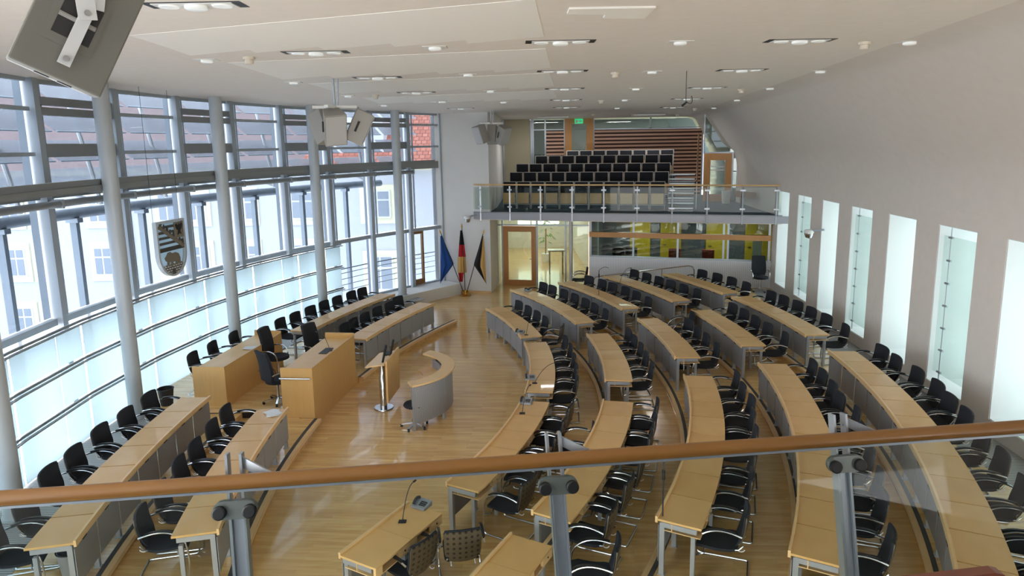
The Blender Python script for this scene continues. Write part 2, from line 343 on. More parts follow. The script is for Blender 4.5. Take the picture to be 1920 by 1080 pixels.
# left platform
def aL(a): return 180-a
for i, (r, z, ae) in enumerate(((18.77, .16, 28.1), (20.37, .27, 26.6))):
    b = MB(); inner = arcpts(CL, r, 180+24, aL(ae), 50) if i else arcpts(CL, r, 204, 176.1, 28)+arcpts(CL, 19.2, 176.1, 168.55, 8)+arcpts(CL, r, 168.55, aL(ae), 18); k = [p for p in reversed([pol(CF, 18.55, a) for a in [204 - j*2.0 for j in range(0, 28)]])]
    if i == 0: out = arcpts(CL, 20.5, aL(ae), 180+24, 50)
    else:
        lastp = pol(CL, 22.3, aL(ae)); out = [lastp] + [p for p in k if p[1] < lastp[1]]
    b.prism(inner+out, 0, z); struct('floor_platform_%d' % (i+1), b, 'floor')
    if i == 0: spans = [(180+24, 180-3.9), (180-11.45, aL(ae))]
    else: spans = [(180+24, 180-2.9), (180-13.2, aL(ae))]
    for j, (a0, a1) in enumerate(spans):
        b = MB(); b.arc(CL, r-.03, r+.05, a0, a1, z-.06, z+.004, 30); struct('trim_%d' % (21+4*i+2*j), b, 'birch_light')
        b = MB(); b.arc(CL, r+.05, r+.115, a0, a1, z-.01, z+.007, 30); struct('trim_%d' % (22+4*i+2*j), b, 'groove')
b = MB(); b.prism([(-7.95, 12.95), (-4.2, 12.95), (-3.9, 15.5), (-7.6, 15.9)], 0, .32); struct('floor_podium', b, 'floor')
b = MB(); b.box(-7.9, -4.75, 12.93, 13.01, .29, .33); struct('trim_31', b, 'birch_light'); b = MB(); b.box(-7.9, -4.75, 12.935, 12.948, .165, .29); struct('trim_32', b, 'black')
b = MB(); b.arc(CF, 17.45, 18.6, 141, 204, .27, .276, 40); struct('floor_grille_left', b, 'grille')
b = MB(); b.prism([(wx(y)-.75, y) for y in (22.3, 16, 10, 4, -2)] + [(wx(y), y) for y in (-2, 4, 10, 16, 22.3)], .516, .524); struct('floor_grille_right', b, 'grille')
# low white plinth at the far left below the clear windows
b = MB(); b.prism([pol(CF, 17.85, a) for a in (150.2, 147, 144, 141, 138.5, 136, 134.2)] + [pol(CF, 18.9, a) for a in (134.2, 137, 140, 143, 146, 150.2)], 0, .42); struct('baseboard_left', b, 'white_wall')
# ================================================================= CEILING
FN = list(range(210, 133, -3))
b = MB(); p1 = [pol(CF, 18.95, a) for a in FN] + [(-2.6, 25.8), (-.9, 26.4), (-.9, 32.2)]
yy = [32.2, 28, 24, 20, 16, 12, 8, 4, 1.0, -3]; p2 = [(foldx(y)-.5, y) for y in yy]
poly = [p for p in p1 if p[1] > 3.5][:0] + [(-5.8, -3)] + [p for p in p1 if p[1] > 3] + p2
b.prism(poly, lambda x, y: zc(y), lambda x, y: zc(y)+.3); struct('ceiling', b, 'ceiling')
# sloping soffit from ceiling down to the right wall (one smooth surface)
b = MB(); prof = []
ysx = [32.2 - 35.2*i/16 for i in range(17)]
def slope_prof(y):
    A = Vector((wx(y), 4.2)); Bp = Vector((wx(y), 4.95)); C = Vector((foldx(y), zc(y))); D = Vector((foldx(y)-.52, zc(y))); pts = []
    u1 = Bp+(C-Bp)*.2; u2 = C+(Bp-C)*.09
    for t in range(7): t /= 6; pts.append(A*(1-t)**2+Bp*2*t*(1-t)+u1*t*t)
    for t in range(7): t /= 6; pts.append(u2*(1-t)**2+C*2*t*(1-t)+D*t*t)
    return pts
nP = 14; V = []; Fc = []
for y in ysx:
    for p in slope_prof(y): V.append((p.x, y, p.y))
for i in range(16):
    for k in range(nP-1): Fc.append((i*nP+k, i*nP+k+1, (i+1)*nP+k+1, (i+1)*nP+k))
nv = len(V); V += [(x+.25, y, z+.25) for x, y, z in V]; Fc += [tuple(i+nv for i in f)[::-1] for f in Fc[:]]
for i in range(16): Fc += [(i*nP, (i+1)*nP, nv+(i+1)*nP, nv+i*nP), (i*nP+nP-1, nv+i*nP+nP-1, nv+(i+1)*nP+nP-1, (i+1)*nP+nP-1)]
for i in (0, 16): Fc += [tuple([i*nP+k, i*nP+k+1, nv+i*nP+k+1, nv+i*nP+k]) for k in range(nP-1)]
b.add(V, Fc); struct('ceiling_slope', b, 'slope_plaster', smooth=True)
# acoustic panels let in under the ceiling, rows of shallow shingles
def quadslab(name, P, drop0, drop1, label):
    b = MB(); lo = []; hi = []
    for (x, y), d in zip(P, (drop0, drop1, drop1, drop0)): lo.append((x, y, zc(y)-d)); hi.append((x, y, zc(y)+.02))
    b.hexa(lo+hi); return b
rows = [((-4.35, 8.05), (-4.28, 9.46), .44, 8.67, .25, 6.5), ((-4.24, 10.5), (-4.08, 12.6), .72, 11.9, .51, 9.6),
        ((-4.0, 13.8), (-3.8, 15.8), .99, 15.3, .74, 12.6), ((-3.75, 17.6), (-3.6, 19.3), 1.3, 18.75, 1.07, 16.3)]
for ri, (nl, fl, fx, fy, nx, ny) in enumerate(rows):
    K = 5; t = emp('acoustic_ceiling_panel', ((nl[0]+fx)/2, (nl[1]+fy)/2, zc(nl[1])-.05), 0, 'pale shingled acoustic panel set in the ceiling, %s row from the camera' % ORDN[ri], 'ceiling panel', 'acoustic ceiling panels')
    for k in range(K):
        a, c = k/K, (k+1)/K
        Pn = lambda s, q0, q1: (q0[0]+(q1[0]-q0[0])*s, q0[1]+(q1[1]-q0[1])*s)
        n0 = Pn(a, nl, (nx, ny)); n1 = Pn(c, nl, (nx, ny)); f0 = Pn(a, fl, (fx, fy)); f1 = Pn(c, fl, (fx, fy)); f0 = (f0[0], f0[1]-.08); f1 = (f1[0], f1[1]-.08)
        b = MB(); V = []; Fc = []; m_ = 8
        for top_ in (0, 1):
            for j in range(m_+1):
                for i in range(m_+1):
                    u, v = i/m_, j/m_; x = (n0[0]*(1-u)+n1[0]*u)*(1-v)+(f0[0]*(1-u)+f1[0]*u)*v; y = (n0[1]*(1-u)+n1[1]*u)*(1-v)+(f0[1]*(1-u)+f1[1]*u)*v
                    V.append((x, y, zc(y)+.01 if top_ else zc(y)-.004-.045*(1-u)*v**1.5))
        o2 = (m_+1)**2; w_ = m_+1
        for j in range(m_):
            for i in range(m_): q = j*w_+i; Fc += [(q, q+w_, q+w_+1, q+1), (o2+q, o2+q+1, o2+q+w_+1, o2+q+w_)]
        for i in range(m_): Fc += [(i, i+1, o2+i+1, o2+i), (m_*w_+i, o2+m_*w_+i, o2+m_*w_+i+1, m_*w_+i+1), (i*w_, o2+i*w_, o2+(i+1)*w_, (i+1)*w_), (i*w_+m_, (i+1)*w_+m_, o2+(i+1)*w_+m_, o2+i*w_+m_)]
        b.add(V, Fc); obj('shingle', b, 'ceil_panel', t, smooth=True)
b = MB(); b.prism([(.6, 6.9), (1.45, 6.9), (1.45, 7.45), (1.0, 7.4), (1.0, 7.2), (.6, 7.15)], lambda x, y: zc(y)-.02, lambda x, y: zc(y)+.01)
thing('ceiling_access_panel', b, 'ceil_panel', 'small pale notched panel on the ceiling right of the nearest shingles', 'ceiling panel')
# ================================================================= WALLS far left, right wall
b = MB(); b.prism([(-2.95, 25.45), (-2.6, 25.4), (-.8, 24.89), (-.56, 26.62), (-.36, 31.6), (-.9, 31.6), (-2.9, 26.6)], 0, lambda x, y: zc(y)+.05); struct('wall_far', b, 'white_wall')
b = MB(); b.beam((-2.0, 25.2, .04), (-.83, 24.87, .04), .05, .08); struct('baseboard_far', b, 'birch_light')
wins = [(22.25, 21.2), (20.45, 19.35), (18.55, 17.45), (16.70, 15.57), (14.80, 13.65), (12.83, 11.64), (10.85, 9.70), (8.9, 7.75), (6.95, 5.8)]
def wallpt(y, d): return (wx(y)+d, y+(-.0667)*d)
b = MB(); T = .95
def wseg(y0, y1, z0, z1):
    b.prism([wallpt(y0, 0), wallpt(y1, 0), wallpt(y1, T), wallpt(y0, T)], z0, z1)
wseg(32.2, 22.72, 2.8, 4.3); wseg(22.72, wins[0][0], 0, 4.3)
for i, (ya, yb) in enumerate(wins):
    yn = wins[i+1][0] if i+1 < len(wins) else -2
    wseg(yb, yn, 0, 4.3)
    wseg(ya, yb, 0, .8); wseg(ya, yb, 3.91, 4.3)
struct('wall_right', b, 'grey_wall')
for i, (ya, yb) in enumerate(wins):
    w = emp('window_%d' % (i+1), (wx(ya), ya, .8), kind='structure')
    e = .006; b = MB()
    b.prism([wallpt(ya-e, .012), wallpt(ya-e-.012, .012), wallpt(ya-e-.012, T), wallpt(ya-e, T)], .81, 3.9)
    b.prism([wallpt(yb+e, .012), wallpt(yb+e+.012, .012), wallpt(yb+e+.012, T), wallpt(yb+e, T)], .81, 3.9)
    b.prism([wallpt(ya-e, .012), wallpt(yb+e, .012), wallpt(yb+e, T), wallpt(ya-e, T)], .802, .814)
    b.prism([wallpt(ya-e, .012), wallpt(yb+e, .012), wallpt(yb+e, T), wallpt(ya-e, T)], 3.895, 3.908)
    obj('reveal', b, 'reveal', w)
    b = MB()
    for (p, q) in ((ya-.03, ya-.1), (yb+.1, yb+.03), ((ya+yb)/2+.03, (ya+yb)/2-.03)): b.prism([wallpt(p, T-.12), wallpt(q, T-.12), wallpt(q, T-.06), wallpt(p, T-.06)], .82, 3.9)
    for z in (.82, 2.2, 3.84): b.prism([wallpt(ya-.03, T-.12), wallpt(yb+.03, T-.12), wallpt(yb+.03, T-.06), wallpt(ya-.03, T-.06)], z, z+.06)
    obj('frame', b, 'white', w)
    b = MB(); b.prism([wallpt(ya-.05, T-.1), wallpt(yb+.05, T-.1), wallpt(yb+.05, T-.09), wallpt(ya-.05, T-.09)], .85, 3.86); obj('pane', b, 'winglass', w)
    if i % 2 == 1:
        yr = ya-.33
        b = MB(); b.prism([wallpt(ya-.03, .10), wallpt(yb+.02, .10), wallpt(yb+.02, .112), wallpt(ya-.03, .112)], 1.0, 3.7); obj('screen', b, 'clearscreen', w)
        b = MB(); q = wallpt(yr, .06); b.tube([(q[0], q[1], .84), (q[0], q[1], 3.88)], .011)
        for k in range(7): z = 1.05+k*.44; b.tube([(q[0], q[1]-.05, z), (q[0], q[1]+.06, z)], .022)
        obj('fixing_rod', b, 'alu', w, smooth=True)
    else:
        q = wallpt(yb+.28, .5); b = MB(); b.tube([(q[0], q[1], .82), (q[0], q[1], 1.05)], .01); b.lathe([(.05, .815), (.05, .83)], q); obj('latch_post', b, 'alu', w)
# ================================================================= GLASS FACADE
for i in range(len(FA)-1):
    a0, a1 = FA[i], FA[i+1]; am = (a0+a1)/2; w = emp('window_%d' % (i+21), (*pol(CF, 18.8, am), .2), kind='structure')
    far = a1 < 149; top = zc(pol(CF, 18.8, am)[1])+.03
    p0 = pol(CF, 18.9, a1); rd = Vector((math.cos(R(a1)), math.sin(R(a1)), 0))
    # deep mullion at the far side of each bay
    b = MB(); b.obox(p0, rd, .36, .075, .4 if far else .27, top); obj('mullion', b, 'facade', w)
    b = MB(); q = pol(CF, 18.725, a1); b.obox(q, rd, .04, .14, .4 if far else .27, top); obj('cover_strip', b, 'facade', w)
    def chord(r, z0, z1, t, m, nm, aa=a0-.25, ab=a1+.25):
        P = pol(CF, r, aa); Q = pol(CF, r, ab); b = MB(); b.beam((*P, (z0+z1)/2), (*Q, (z0+z1)/2), t, z1-z0); return obj(nm, b, m, w)
    chord(18.92, 2.58, 4.75, .02, 'facadeglass', 'middle_pane'); chord(18.92, 4.9, top, .02, 'facadeglass', 'upper_pane')
    chord(18.86, 2.44, 2.56, .12, 'facade', 'sill_transom')
    chord(18.86, top-.1, top, .10, 'facade', 'head_rail')
    chord(18.9, 4.72, 4.98, .16, 'beam', 'main_transom')
    for (zz) in ((5.52, 6.3) if i % 2 == 0 else ()): chord(18.85, zz-.035, zz+.035, .1, 'facade', 'transom')
    if i % 2 == 1:
        for z0, z1 in ((5.46, 5.7), (6.2, 6.34), (6.38, 6.52)): chord(18.82, z0, z1, .16, 'beam', 'vent_casing')
    # slim inner frame lines
    for aa in (a0-.9,):
        q = pol(CF, 18.88, aa); b = MB(); b.obox(q, rd, .06, .035, 2.5, top); obj('frame_bar', b, 'facade', w)
    if not far:
        for z0, z1 in ((.3, 1.06), (1.12, 1.76), (1.84, 2.44)):
            for (aa, ab) in ((a0-.1, a0-(a0-a1)*.62), (a0-(a0-a1)*.64, a1+.1)): chord(18.45, z0, z1, .012, 'frost', 'frosted_panel', aa, ab)
        for z in (.24, 1.09, 1.80, 2.50): chord(18.42, z-.022, z+.022, .03, 'alu', 'screen_rail', a0, a1); chord(18.36, z-.05, z-.03, .05, 'alu', 'screen_rail', a0, a1)
    else:
        chord(18.92, .45, 2.45, .02, 'facadeglass', 'lower_pane'); chord(18.86, .4, .48, .1, 'facade', 'sill_transom')
        for z in (.75, .95, 1.15, 1.35, 1.5):
            P = pol(CF, 18.99+.25, a0); Q = pol(CF, 18.99+.25, a1); b = MB(); b.tube([(*P, z), (*Q, z)], .012 if z < 1.4 else .02); obj('guard_rail', b, 'alu', w)
# timber-framed door leaf in the last bay
b = MB(); P0 = pol(CF, 18.82, 137.9); 
for a in (138.6, 137.25): q = pol(CF, 18.84, a); b.obox(q, (math.cos(R(a)), math.sin(R(a))), .1, .07, .45, 2.44)
b.beam((*pol(CF, 18.84, 138.6), .55), (*pol(CF, 18.84, 137.25), .55), .08, .2); b.beam((*pol(CF, 18.84, 138.6), 2.4), (*pol(CF, 18.84, 137.25), 2.4), .08, .1)
struct('door_4', b, 'rail_wood')
for i, a in enumerate((189.1, 177.4, 165.65, 153.95, 142.45)):
    q = pol(CF, 18.1, a); z0 = .42 if a < 145 else .27; zt = zc(q[1])+.02
    t = emp('steel_column', (*q, z0), 0, 'round pale grey steel column in front of the glass wall, %s from the camera' % ['nearest', 'second', 'third', 'fourth', 'farthest, standing on the white plinth'][i], 'column', 'round columns along the glass wall')
    b = MB(); b.lathe([(.145, z0), (.145, zt)], q, 28); obj('shaft', b, 'column', t, smooth=True)
    b = MB(); b.lathe([(.18, z0), (.18, z0+.02)], q, 28); obj('base_plate', b, 'column', t)
    b = MB(); b.obox(pol(CF, 18.35, a), (math.cos(R(a)), math.sin(R(a))), .5, .12, 4.78, 4.96); obj('bracket', b, 'beam', t)
# long beam and tube in front of the glass
bb = MB(); bb.arc(CF, 18.2, 18.36, 136.5, 208, 4.82, 4.93, 24); bb.arc(CF, 18.24, 18.32, 136.5, 208, 4.93, 5.04, 24); struct('trim_41', bb, 'beam')
b = MB(); b.tube([(*pol(CF, 18.55, 208-i*3), 4.64) for i in range(24)], .065, 12); struct('trim_42', b, 'beam', smooth=True)
for i, a in enumerate(FA[2:-1]):
    b = MB(); b.obox(pol(CF, 18.62, a), (math.cos(R(a)), math.sin(R(a))), .3, .05, 4.56, 4.72); struct('trim_%d' % (50+i), b, 'facade')
# outside: sun louvers with arms, posts and outer tube
b = MB(); b.tube([(*pol(CF, 20.4, 214-i*3), 4.2) for i in range(26)], .12, 12); tag(obj('outer_tube', b, 'facade', smooth=True), 'long thick grey tube outside the glass wall carrying the sun louvers', 'tube')
AO = [177.4, 171.9, 166.1, 160.4, 154.6, 149, 143.6, 183.2, 189, 195]
for i, a in enumerate(AO):
    q = pol(CF, 20.4, a); b = MB(); rd = (math.cos(R(a)), math.sin(R(a)))
    t = emp('outer_post', (*q, -2), 0, 'slim blue-grey steel post outside the glass wall, %s' % (('%s in view from the left' % ORDN[i]) if i < 7 else ['just outside the left edge', 'left of the view', 'farthest left'][i-7]), 'post', 'steel posts outside the glass wall')
    b.obox(q, rd, .16, .1, -3, 4.1); obj('post_shaft', b, 'facade', t)
    b = MB(); b.obox(q, rd, .3, .16, 4.0, 4.1); obj('post_cap', b, 'alu', t)
for i in range(2, len(FA)-1):
    a0, a1 = FA[i], FA[i+1]; q = pol(CF, 20.6, (a0+a1)/2)
    t = emp('sun_louver', (*q, 4.4), 0, 'set of tilted glass sun louvers outside the upper glass wall, %s bay from the left' % ORDN[i-2], 'sun louver', 'sun louvers outside the glass wall')
    for k in range(4):
        z = 4.75+k*.62; b = MB(); P = []
        for rr, zz in ((20.2, z), (20.75, z+.42)):
            for a in (a0-.2, a1+.2): P.append((*pol(CF, rr, a), zz))
        A, B2, C2, D2 = P[0], P[1], P[3], P[2]; up = Vector((0, 0, .015))
        b.hexa([A, B2, C2, D2]+[tuple(Vector(x)+up) for x in (A, B2, C2, D2)]); obj('blade', b, 'louver', t)
        b = MB(); b.tube([(*pol(CF, 20.15, a0-.2), z-.01), (*pol(CF, 20.15, a1+.2), z-.01)], .018); obj('blade_edge', b, 'facade', t)
    b = MB(); a = (a0*.45+a1*.55); pts = [(*pol(CF, 20.25+.6*(k/7)**1.2, a), 4.35+k*.36) for k in range(8)]; b.tube(pts, .05, 8)
    b.tube([(*pol(CF, 20.3, a), 4.4), (*pol(CF, 20.9, a+1.2), 4.7)], .04); b.tube([(*pol(CF, 20.3, a), 4.75), (*pol(CF, 20.3, a-2.0), 4.7)], .045); obj('arm', b, 'white', t, smooth=True)
# neighbour building, its roof, the yard
b = MB(); b.box(-45, -1.3, 30, 30.6, -6, 4.62); hb = emp('courtyard_building', (-16, 30, -6), 0, 'white rendered building with cream window surrounds across the courtyard', 'building'); obj('wall', b, 'ext_wall', hb)
b = MB(); b.box(-45, -1.3, 29.75, 30.2, 4.5, 4.78); obj('cornice', b, 'ext_cream', hb)
b = MB(); b.add([(-45,29.6,4.75),(-1.3,29.6,4.75),(-1.3,37,9.6),(-45,37,9.6),(-1.3,37,4.75),(-45,37,4.75)], [(0,1,2,3),(1,4,2),(0,3,5),(3,2,4,5),(0,5,4,1)]); obj('roof', b, 'pale_tiles', hb)
b = MB(); b.add([(-9.4,29.5,4.8),(-1.3,29.5,4.8),(-1.3,37,10.2),(-4.5,37,10.2)], [(0,1,2,3)]); b.add([(-9.4,29.5,4.7),(-1.3,29.5,4.7),(-1.3,37,10.1),(-4.5,37,10.1)], [(3,2,1,0)]); obj('roof', b, 'tiles', hb)
cols = [-22.3, -21.0, -18.4, -15.3, -14.0, -11.85, -9.2, -5.95]
for z0 in (2.4, 0.0, -2.7):
    for x in cols:
        wd = .42 if x not in (-9.2, -5.95) else .6; h = 1.25 if z0 > 2 else 1.3
        if x == -5.95 and z0 == 0: z0_, h = -.9, 1.6
        else: z0_ = z0
        b = MB(); b.box(x-wd-.18, x+wd+.18, 29.93, 30.0, z0_-.25, z0_+h+.22); sr = obj('window_surround', b, 'ext_cream', hb)
        b = MB(); b.box(x-wd, x+wd, 29.86, 29.94, z0_, z0_+h); fr = obj('window_frame', b, 'white', hb)
        b = MB()
        for (xa, xb) in ((x-wd+.08, x-.04), (x+.04, x+wd-.08)):
            for (za, zb) in ((z0_+.08, z0_+h*.62), (z0_+h*.68, z0_+h-.07)): b.box(xa, xb, 29.84, 29.87, za, zb)
        obj('window_panes', b, 'ext_glass', fr)
for x in (-17.0, -12.4):
    b = MB(); b.tube([(x, 29.85, -6), (x, 29.85, 4.5)], .05); obj('downpipe', b, 'rail_wood' if x > -14 else 'ext_cream', hb)
b = MB(); b.box(-8.9, -5.6, 30.2, 33, 4.9, 8.2); dm = obj('dormer', b, 'ext_wall', hb)
b = MB(); b.box(-48, -8.5, -10, 60, -6.2, -6); struct('ground', b, 'ext_wall')
b = MB(); b.add([(-3.6,27.4,0),(3,27.4,0),(3,27.4,5.2),(-3.6,27.4,5.2),(-3.6,28.4,0),(3,28.4,0),(3,28.4,5.2),(-3.6,28.4,5.2)], [(3,2,1,0),(4,5,6,7),(0,1,5,4),(1,2,6,5),(2,3,7,6),(3,0,4,7)])
# ================================================================= GALLERY (far balcony)
GA = Vector((-1.36, 24.97)); GB = Vector((8.92, 22.05)); GU = (GB-GA).normalized(); GN = Vector((-GU.y, GU.x))
def gp(s, o, z): p = GA+GU*s+GN*o; return (p.x, p.y, z)
GZ = 3.08; GL = (GB-GA).length
b = MB(); b.prism([tuple(GA), tuple(GB), (wx(23), 23), (wx(31.6), 31.6), (-.4, 31.6), (-.62, 26.6), (-.8, 24.93), (-1.36, 25.02)], 2.86, GZ); struct('floor_gallery', b, 'blue_carpet')
b = MB(); b.prism([tuple(GA+GN*.06), tuple(GB+GN*.06), (wx(23), 23), (wx(27), 27), (-.5, 27), (-.76, 24.95)], 2.79, 2.86); struct('ceiling_gallery_soffit', b, 'soffit')
b = MB(); b.beam(gp(-.02, -.03, 2.95), gp(GL+.25, -.03, 2.95), .06, .24); struct('trim_71', b, 'fascia')
b = MB(); b.beam(gp(-.02, -.045, 3.09), gp(GL, -.045, 3.09), .09, .025); struct('trim_72', b, 'beam')
gr = emp('gallery_balustrade', gp(GL/2, 0, GZ), 0, 'glass balustrade with steel posts and slim wooden rail on the far gallery edge', 'balustrade')
b = MB(); b.tube([gp(-.02, .02, 4.10), gp(GL, .02, 4.08)], .028, 10); obj('handrail', b, 'birch_light', gr, smooth=True)
ps = [.25, 1.38, 2.53, 3.68, 4.81, 5.97, 7.15, 8.3, 9.43, 10.49]
for s in ps:
    b = MB(); b.beam(gp(s, -.06, 2.78), gp(s, -.06, 4.05), .05, .045, up=(0, 1, 0)); pst = obj('post', b, 'silver', gr)
    b = MB()
    for z in (3.3, 3.92): b.beam(gp(s-.085, -.08, z), gp(s+.085, -.08, z), .045, .055)
    obj('glass_clamp', b, 'silver', pst)
for s0, s1 in zip([-.02]+ps, ps+[GL]):
    if s1-s0 > .1: b = MB(); b.beam(gp(s0+.04, .0, 3.6), gp(s1-.04, .0, 3.6), .012, .82); obj('glass_panel', b, 'railglass', gr)
b = MB(); b.beam((-1.38, 25.02, 3.6), (-1.3, 25.25, 3.6), .012, .82); obj('glass_panel', b, 'railglass', gr)
# tiers and seats of the gallery
RWS = [((-.32, 26.29), (5.64, 24.59), 4.13, 11), ((-.05, 27.17), (5.97, 25.45), 4.45, 11), ((.22, 28.05), (6.23, 26.33), 4.75, 11), ((1.04, 28.77), (6.53, 27.2), 5.05, 10), ((2.42, 29.33), (6.77, 28.1), 5.24, 8)]
seat0 = None
for k in range(1, 5):
    (xa, ya), (xb, yb), zt, n = RWS[k]; z = zt-1.04
    b = MB(); A = Vector((xa, ya))-GN*.45; B2 = Vector((xb, yb))-GN*.45
    A = A-GU*(.1 if k < 3 else .9 if k == 3 else 2.3)
    b.prism([tuple(A), tuple(B2), tuple(B2+GN*(5.2-.92*k)), tuple(A+GN*(4.6-.92*k))], GZ+.002, z); struct('floor_gallery_tier_%d' % k, b, 'blue_carpet')
# seat prototype, facing -y, origin on floor at seat line
def seat_proto():
    t = emp('folding_chair', (0, 0, 0)); w = .26
    b = MB(); b.box(-w+.015, w-.015, .0, .04, .58, 1.03); obj('backrest', b, 'fabric', t, local=True, bevel=.012)
    b = MB(); b.box(-w+.03, w-.03, -.10, -.06, .22, .62); obj('folded_seat', b, 'birch', t, local=True, bevel=.012)
    b = MB()
    for s in (-1, 1): b.box(s*w-.012, s*w+.012, -.03, .03, 0, 1.04)
    b.box(-w, w, -.0, .045, 1.03, 1.05); b.box(-w, w, -.03, .0, .17, .2); obj('frame', b, 'seatframe', t, local=True)
    return t
seat0 = seat_proto(); reg(seat0); first = True
seatlab = {0: 'front', 1: 'second', 2: 'third', 3: 'fourth', 4: 'back'}
for k, ((xa, ya), (xb, yb), zt, n) in enumerate(RWS):
    for j in range(n):
        f = (j+.5)/n; x = xa+(xb-xa)*f; y = ya+(yb-ya)*f
        t = seat0 if first else copy_tree(seat0); first = False
        t.location = (x, y, zt-1.05); t.rotation_euler = (0, 0, math.atan2(GU.y, GU.x))
        tag(t, 'black folding chair in the %s row of the far gallery, %s from the left' % (seatlab[k], ORDN[j]), 'chair', 'folding seats on the far gallery')
# stairs on the gallery
st = emp('gallery_stairs', gp(7.35, 1.0, GZ), 0, 'open grey stair flight between the gallery seats and the white grid railing', 'stairs')
for k in range(8):
    z = GZ+.15+.155*k; o = .9+.33*k
    b = MB(); P = [gp(6.98-.02*k, o, z), gp(7.84, o, z), gp(7.84, o+.34, z), gp(6.98-.02*k, o+.34, z)]; b.hexa([tuple(Vector(p)-Vector((0,0,.04))) for p in P]+P); obj('tread', b, 'silver', st)
    if k % 2 == 0: b = MB(); b.hexa([tuple(Vector(p)+Vector((0,0,-.14))) for p in P]+[tuple(Vector(p)-Vector((0,0,.08))) for p in P]); obj('riser', b, 'fascia', st)
rl = emp('gallery_stair_railing', gp(7.95, 2.5, GZ), 0, 'white grid railing with wooden handrail climbing beside the gallery stairs', 'railing')
b = MB()
for k in range(14): o = .9+.33*k*.75; z = GZ+.1+.155*k*.75; b.beam(gp(7.93, o, z), gp(7.93, o, z+1.0), .02, .02, up=(0, 1, 0))
for k in range(9): b.beam(gp(7.93, .9, GZ+.15+k*.11), gp(7.93, 4.2, GZ+1.7+k*.11), .012, .012)
obj('grid', b, 'white', rl); b = MB(); b.tube([gp(7.93, .85, GZ+1.1), gp(7.93, 4.3, GZ+2.75)], .03); obj('stair_handrail', b, 'rail_wood', rl, smooth=True)
# back wall: beige panel, glass strip, slats, wooden door, clerestory glass
BY = 31.4; ZT = 6.72
b = MB(); b.box(-.36, .92, BY, BY+.1, GZ, ZT); struct('wall_gallery_panel', b, 'beige')
b = MB(); b.box(-.5, 10.6, 34.5, 34.6, GZ, 7.2); struct('wall_gallery_back', b, 'grey_dark')
b = MB(); b.box(-.9, 10.6, BY, 34.6, 6.72, 6.9); struct('ceiling_gallery_back', b, 'ceiling')
gw = emp('window_41', (5, BY, GZ), kind='structure')
b = MB()
for x in (-.3, .98, 1.06, 1.62, 2.5, 3.84, 6.45, 8.84): b.box(x-.035, x+.035, BY-.04, BY+.04, GZ, ZT)
b.box(1.0, 8.9, BY-.04, BY+.04, 6.16, 6.2); obj('frame', b, 'alu', gw)
b = MB(); b.box(1.0, 2.5, BY-.006, BY+.006, GZ, ZT-.02); b.box(3.84, 8.85, BY-.006, BY+.006, 6.18, ZT-.02); obj('pane', b, 'doorglass', gw)
for nm, x0, x1, lab in (('slatted_screen', 1.66, 2.47, 'narrow reddish wooden slatted screen left of the gallery door'), ('slatted_screen', 3.88, 8.8, 'wide reddish wooden slatted screen behind the gallery seats')):
    t = emp(nm, ((x0+x1)/2, BY-.06, GZ), 0, lab, 'screen', 'wooden slatted screens on the gallery back wall')
    b = MB(); b.box(x0, x1, BY-.05, BY-.02, GZ, 6.14); obj('backing', b, 'slat_dark', t)
    b = MB()
    for k in range(19): z = 6.1-k*.165; b.box(x0, x1, BY-.1, BY-.05, z-.085, z)
    obj('slats', b, 'slat', t)
d = emp('door_1', (3.17, BY-.1, GZ+1), kind='structure'); b = MB()
b.box(2.52, 2.84, BY-.12, BY-.04, 4.2, 6.7); b.box(3.5, 3.82, BY-.12, BY-.04, 4.2, 6.7); b.box(2.84, 3.5, BY-.12, BY-.04, 6.42, 6.7); b.box(2.84, 3.5, BY-.12, BY-.04, 4.2, 4.5); obj('door_frame', b, 'door_wood', d)
b = MB(); b.box(2.8, 3.52, BY-.09, BY-.08, 4.4, 6.45); obj('door_glass', b, 'doorglass', d)
b = MB(); b.tube([(3.45, BY-.16, 5.2), (3.45, BY-.16, 5.45)], .015); obj('door_handle', b, 'chrome', d)
# exit sign
t = emp('exit_sign', (3.15, BY-.2, 6.44), 0, 'small lit green and white exit sign above the gallery door', 'sign')
b = MB(); b.box(2.96, 3.33, BY-.22, BY-.16, 6.43, 6.64); obj('sign_box', b, 'green_sign', t)
b = MB(); b.box(3.0, 3.1, BY-.225, BY-.22, 6.47, 6.6); b.plate([(.16, .06), (.24, .06), (.24, .03), (.3, .09), (.24, .15), (.24, .12), (.16, .12)], (2.98, BY-.222, 6.44), (1,0,0), (0,0,1), .004)
obj('pictogram', b, 'white', t)
# lower partition on gallery right with the second wooden door
PA = Vector((8.0, 28.06)); PB = Vector((9.02, 27.6)); PU = (PB-PA).normalized()
def pp(s, z, o=0): p = PA+PU*s+Vector((-PU.y, PU.x))*o; return (p.x, p.y, z)
PL = (PB-PA).length; d = emp('door_2', pp(PL/2, GZ), kind='structure'); b = MB(); z1 = 5.05
b.beam(pp(.12, (GZ+z1)/2), pp(.122, (GZ+z1)/2), z1-GZ, .001) if False else None
def pbox(mb, s0, s1, za, zb, th=.06): mb.hexa([pp(s0,za,-th/2),pp(s1,za,-th/2),pp(s1,za,th/2),pp(s0,za,th/2),pp(s0,zb,-th/2),pp(s1,zb,-th/2),pp(s1,zb,th/2),pp(s0,zb,th/2)])
pbox(b, 0, .26, GZ, z1); pbox(b, PL-.26, PL, GZ, z1); pbox(b, .26, PL-.26, z1-.28, z1); pbox(b, .26, PL-.26, GZ, GZ+.3); obj('door_frame', b, 'door_wood', d)
b = MB(); pbox(b, .24, PL-.24, GZ+.25, z1-.25, .012); obj('door_glass', b, 'doorglass', d)
b = MB(); pbox(b, .3, PL-.3, 4.35, 4.39, .02); pbox(b, .3, PL-.3, 4.49, 4.53, .02); obj('glass_marking', b, 'white', d)
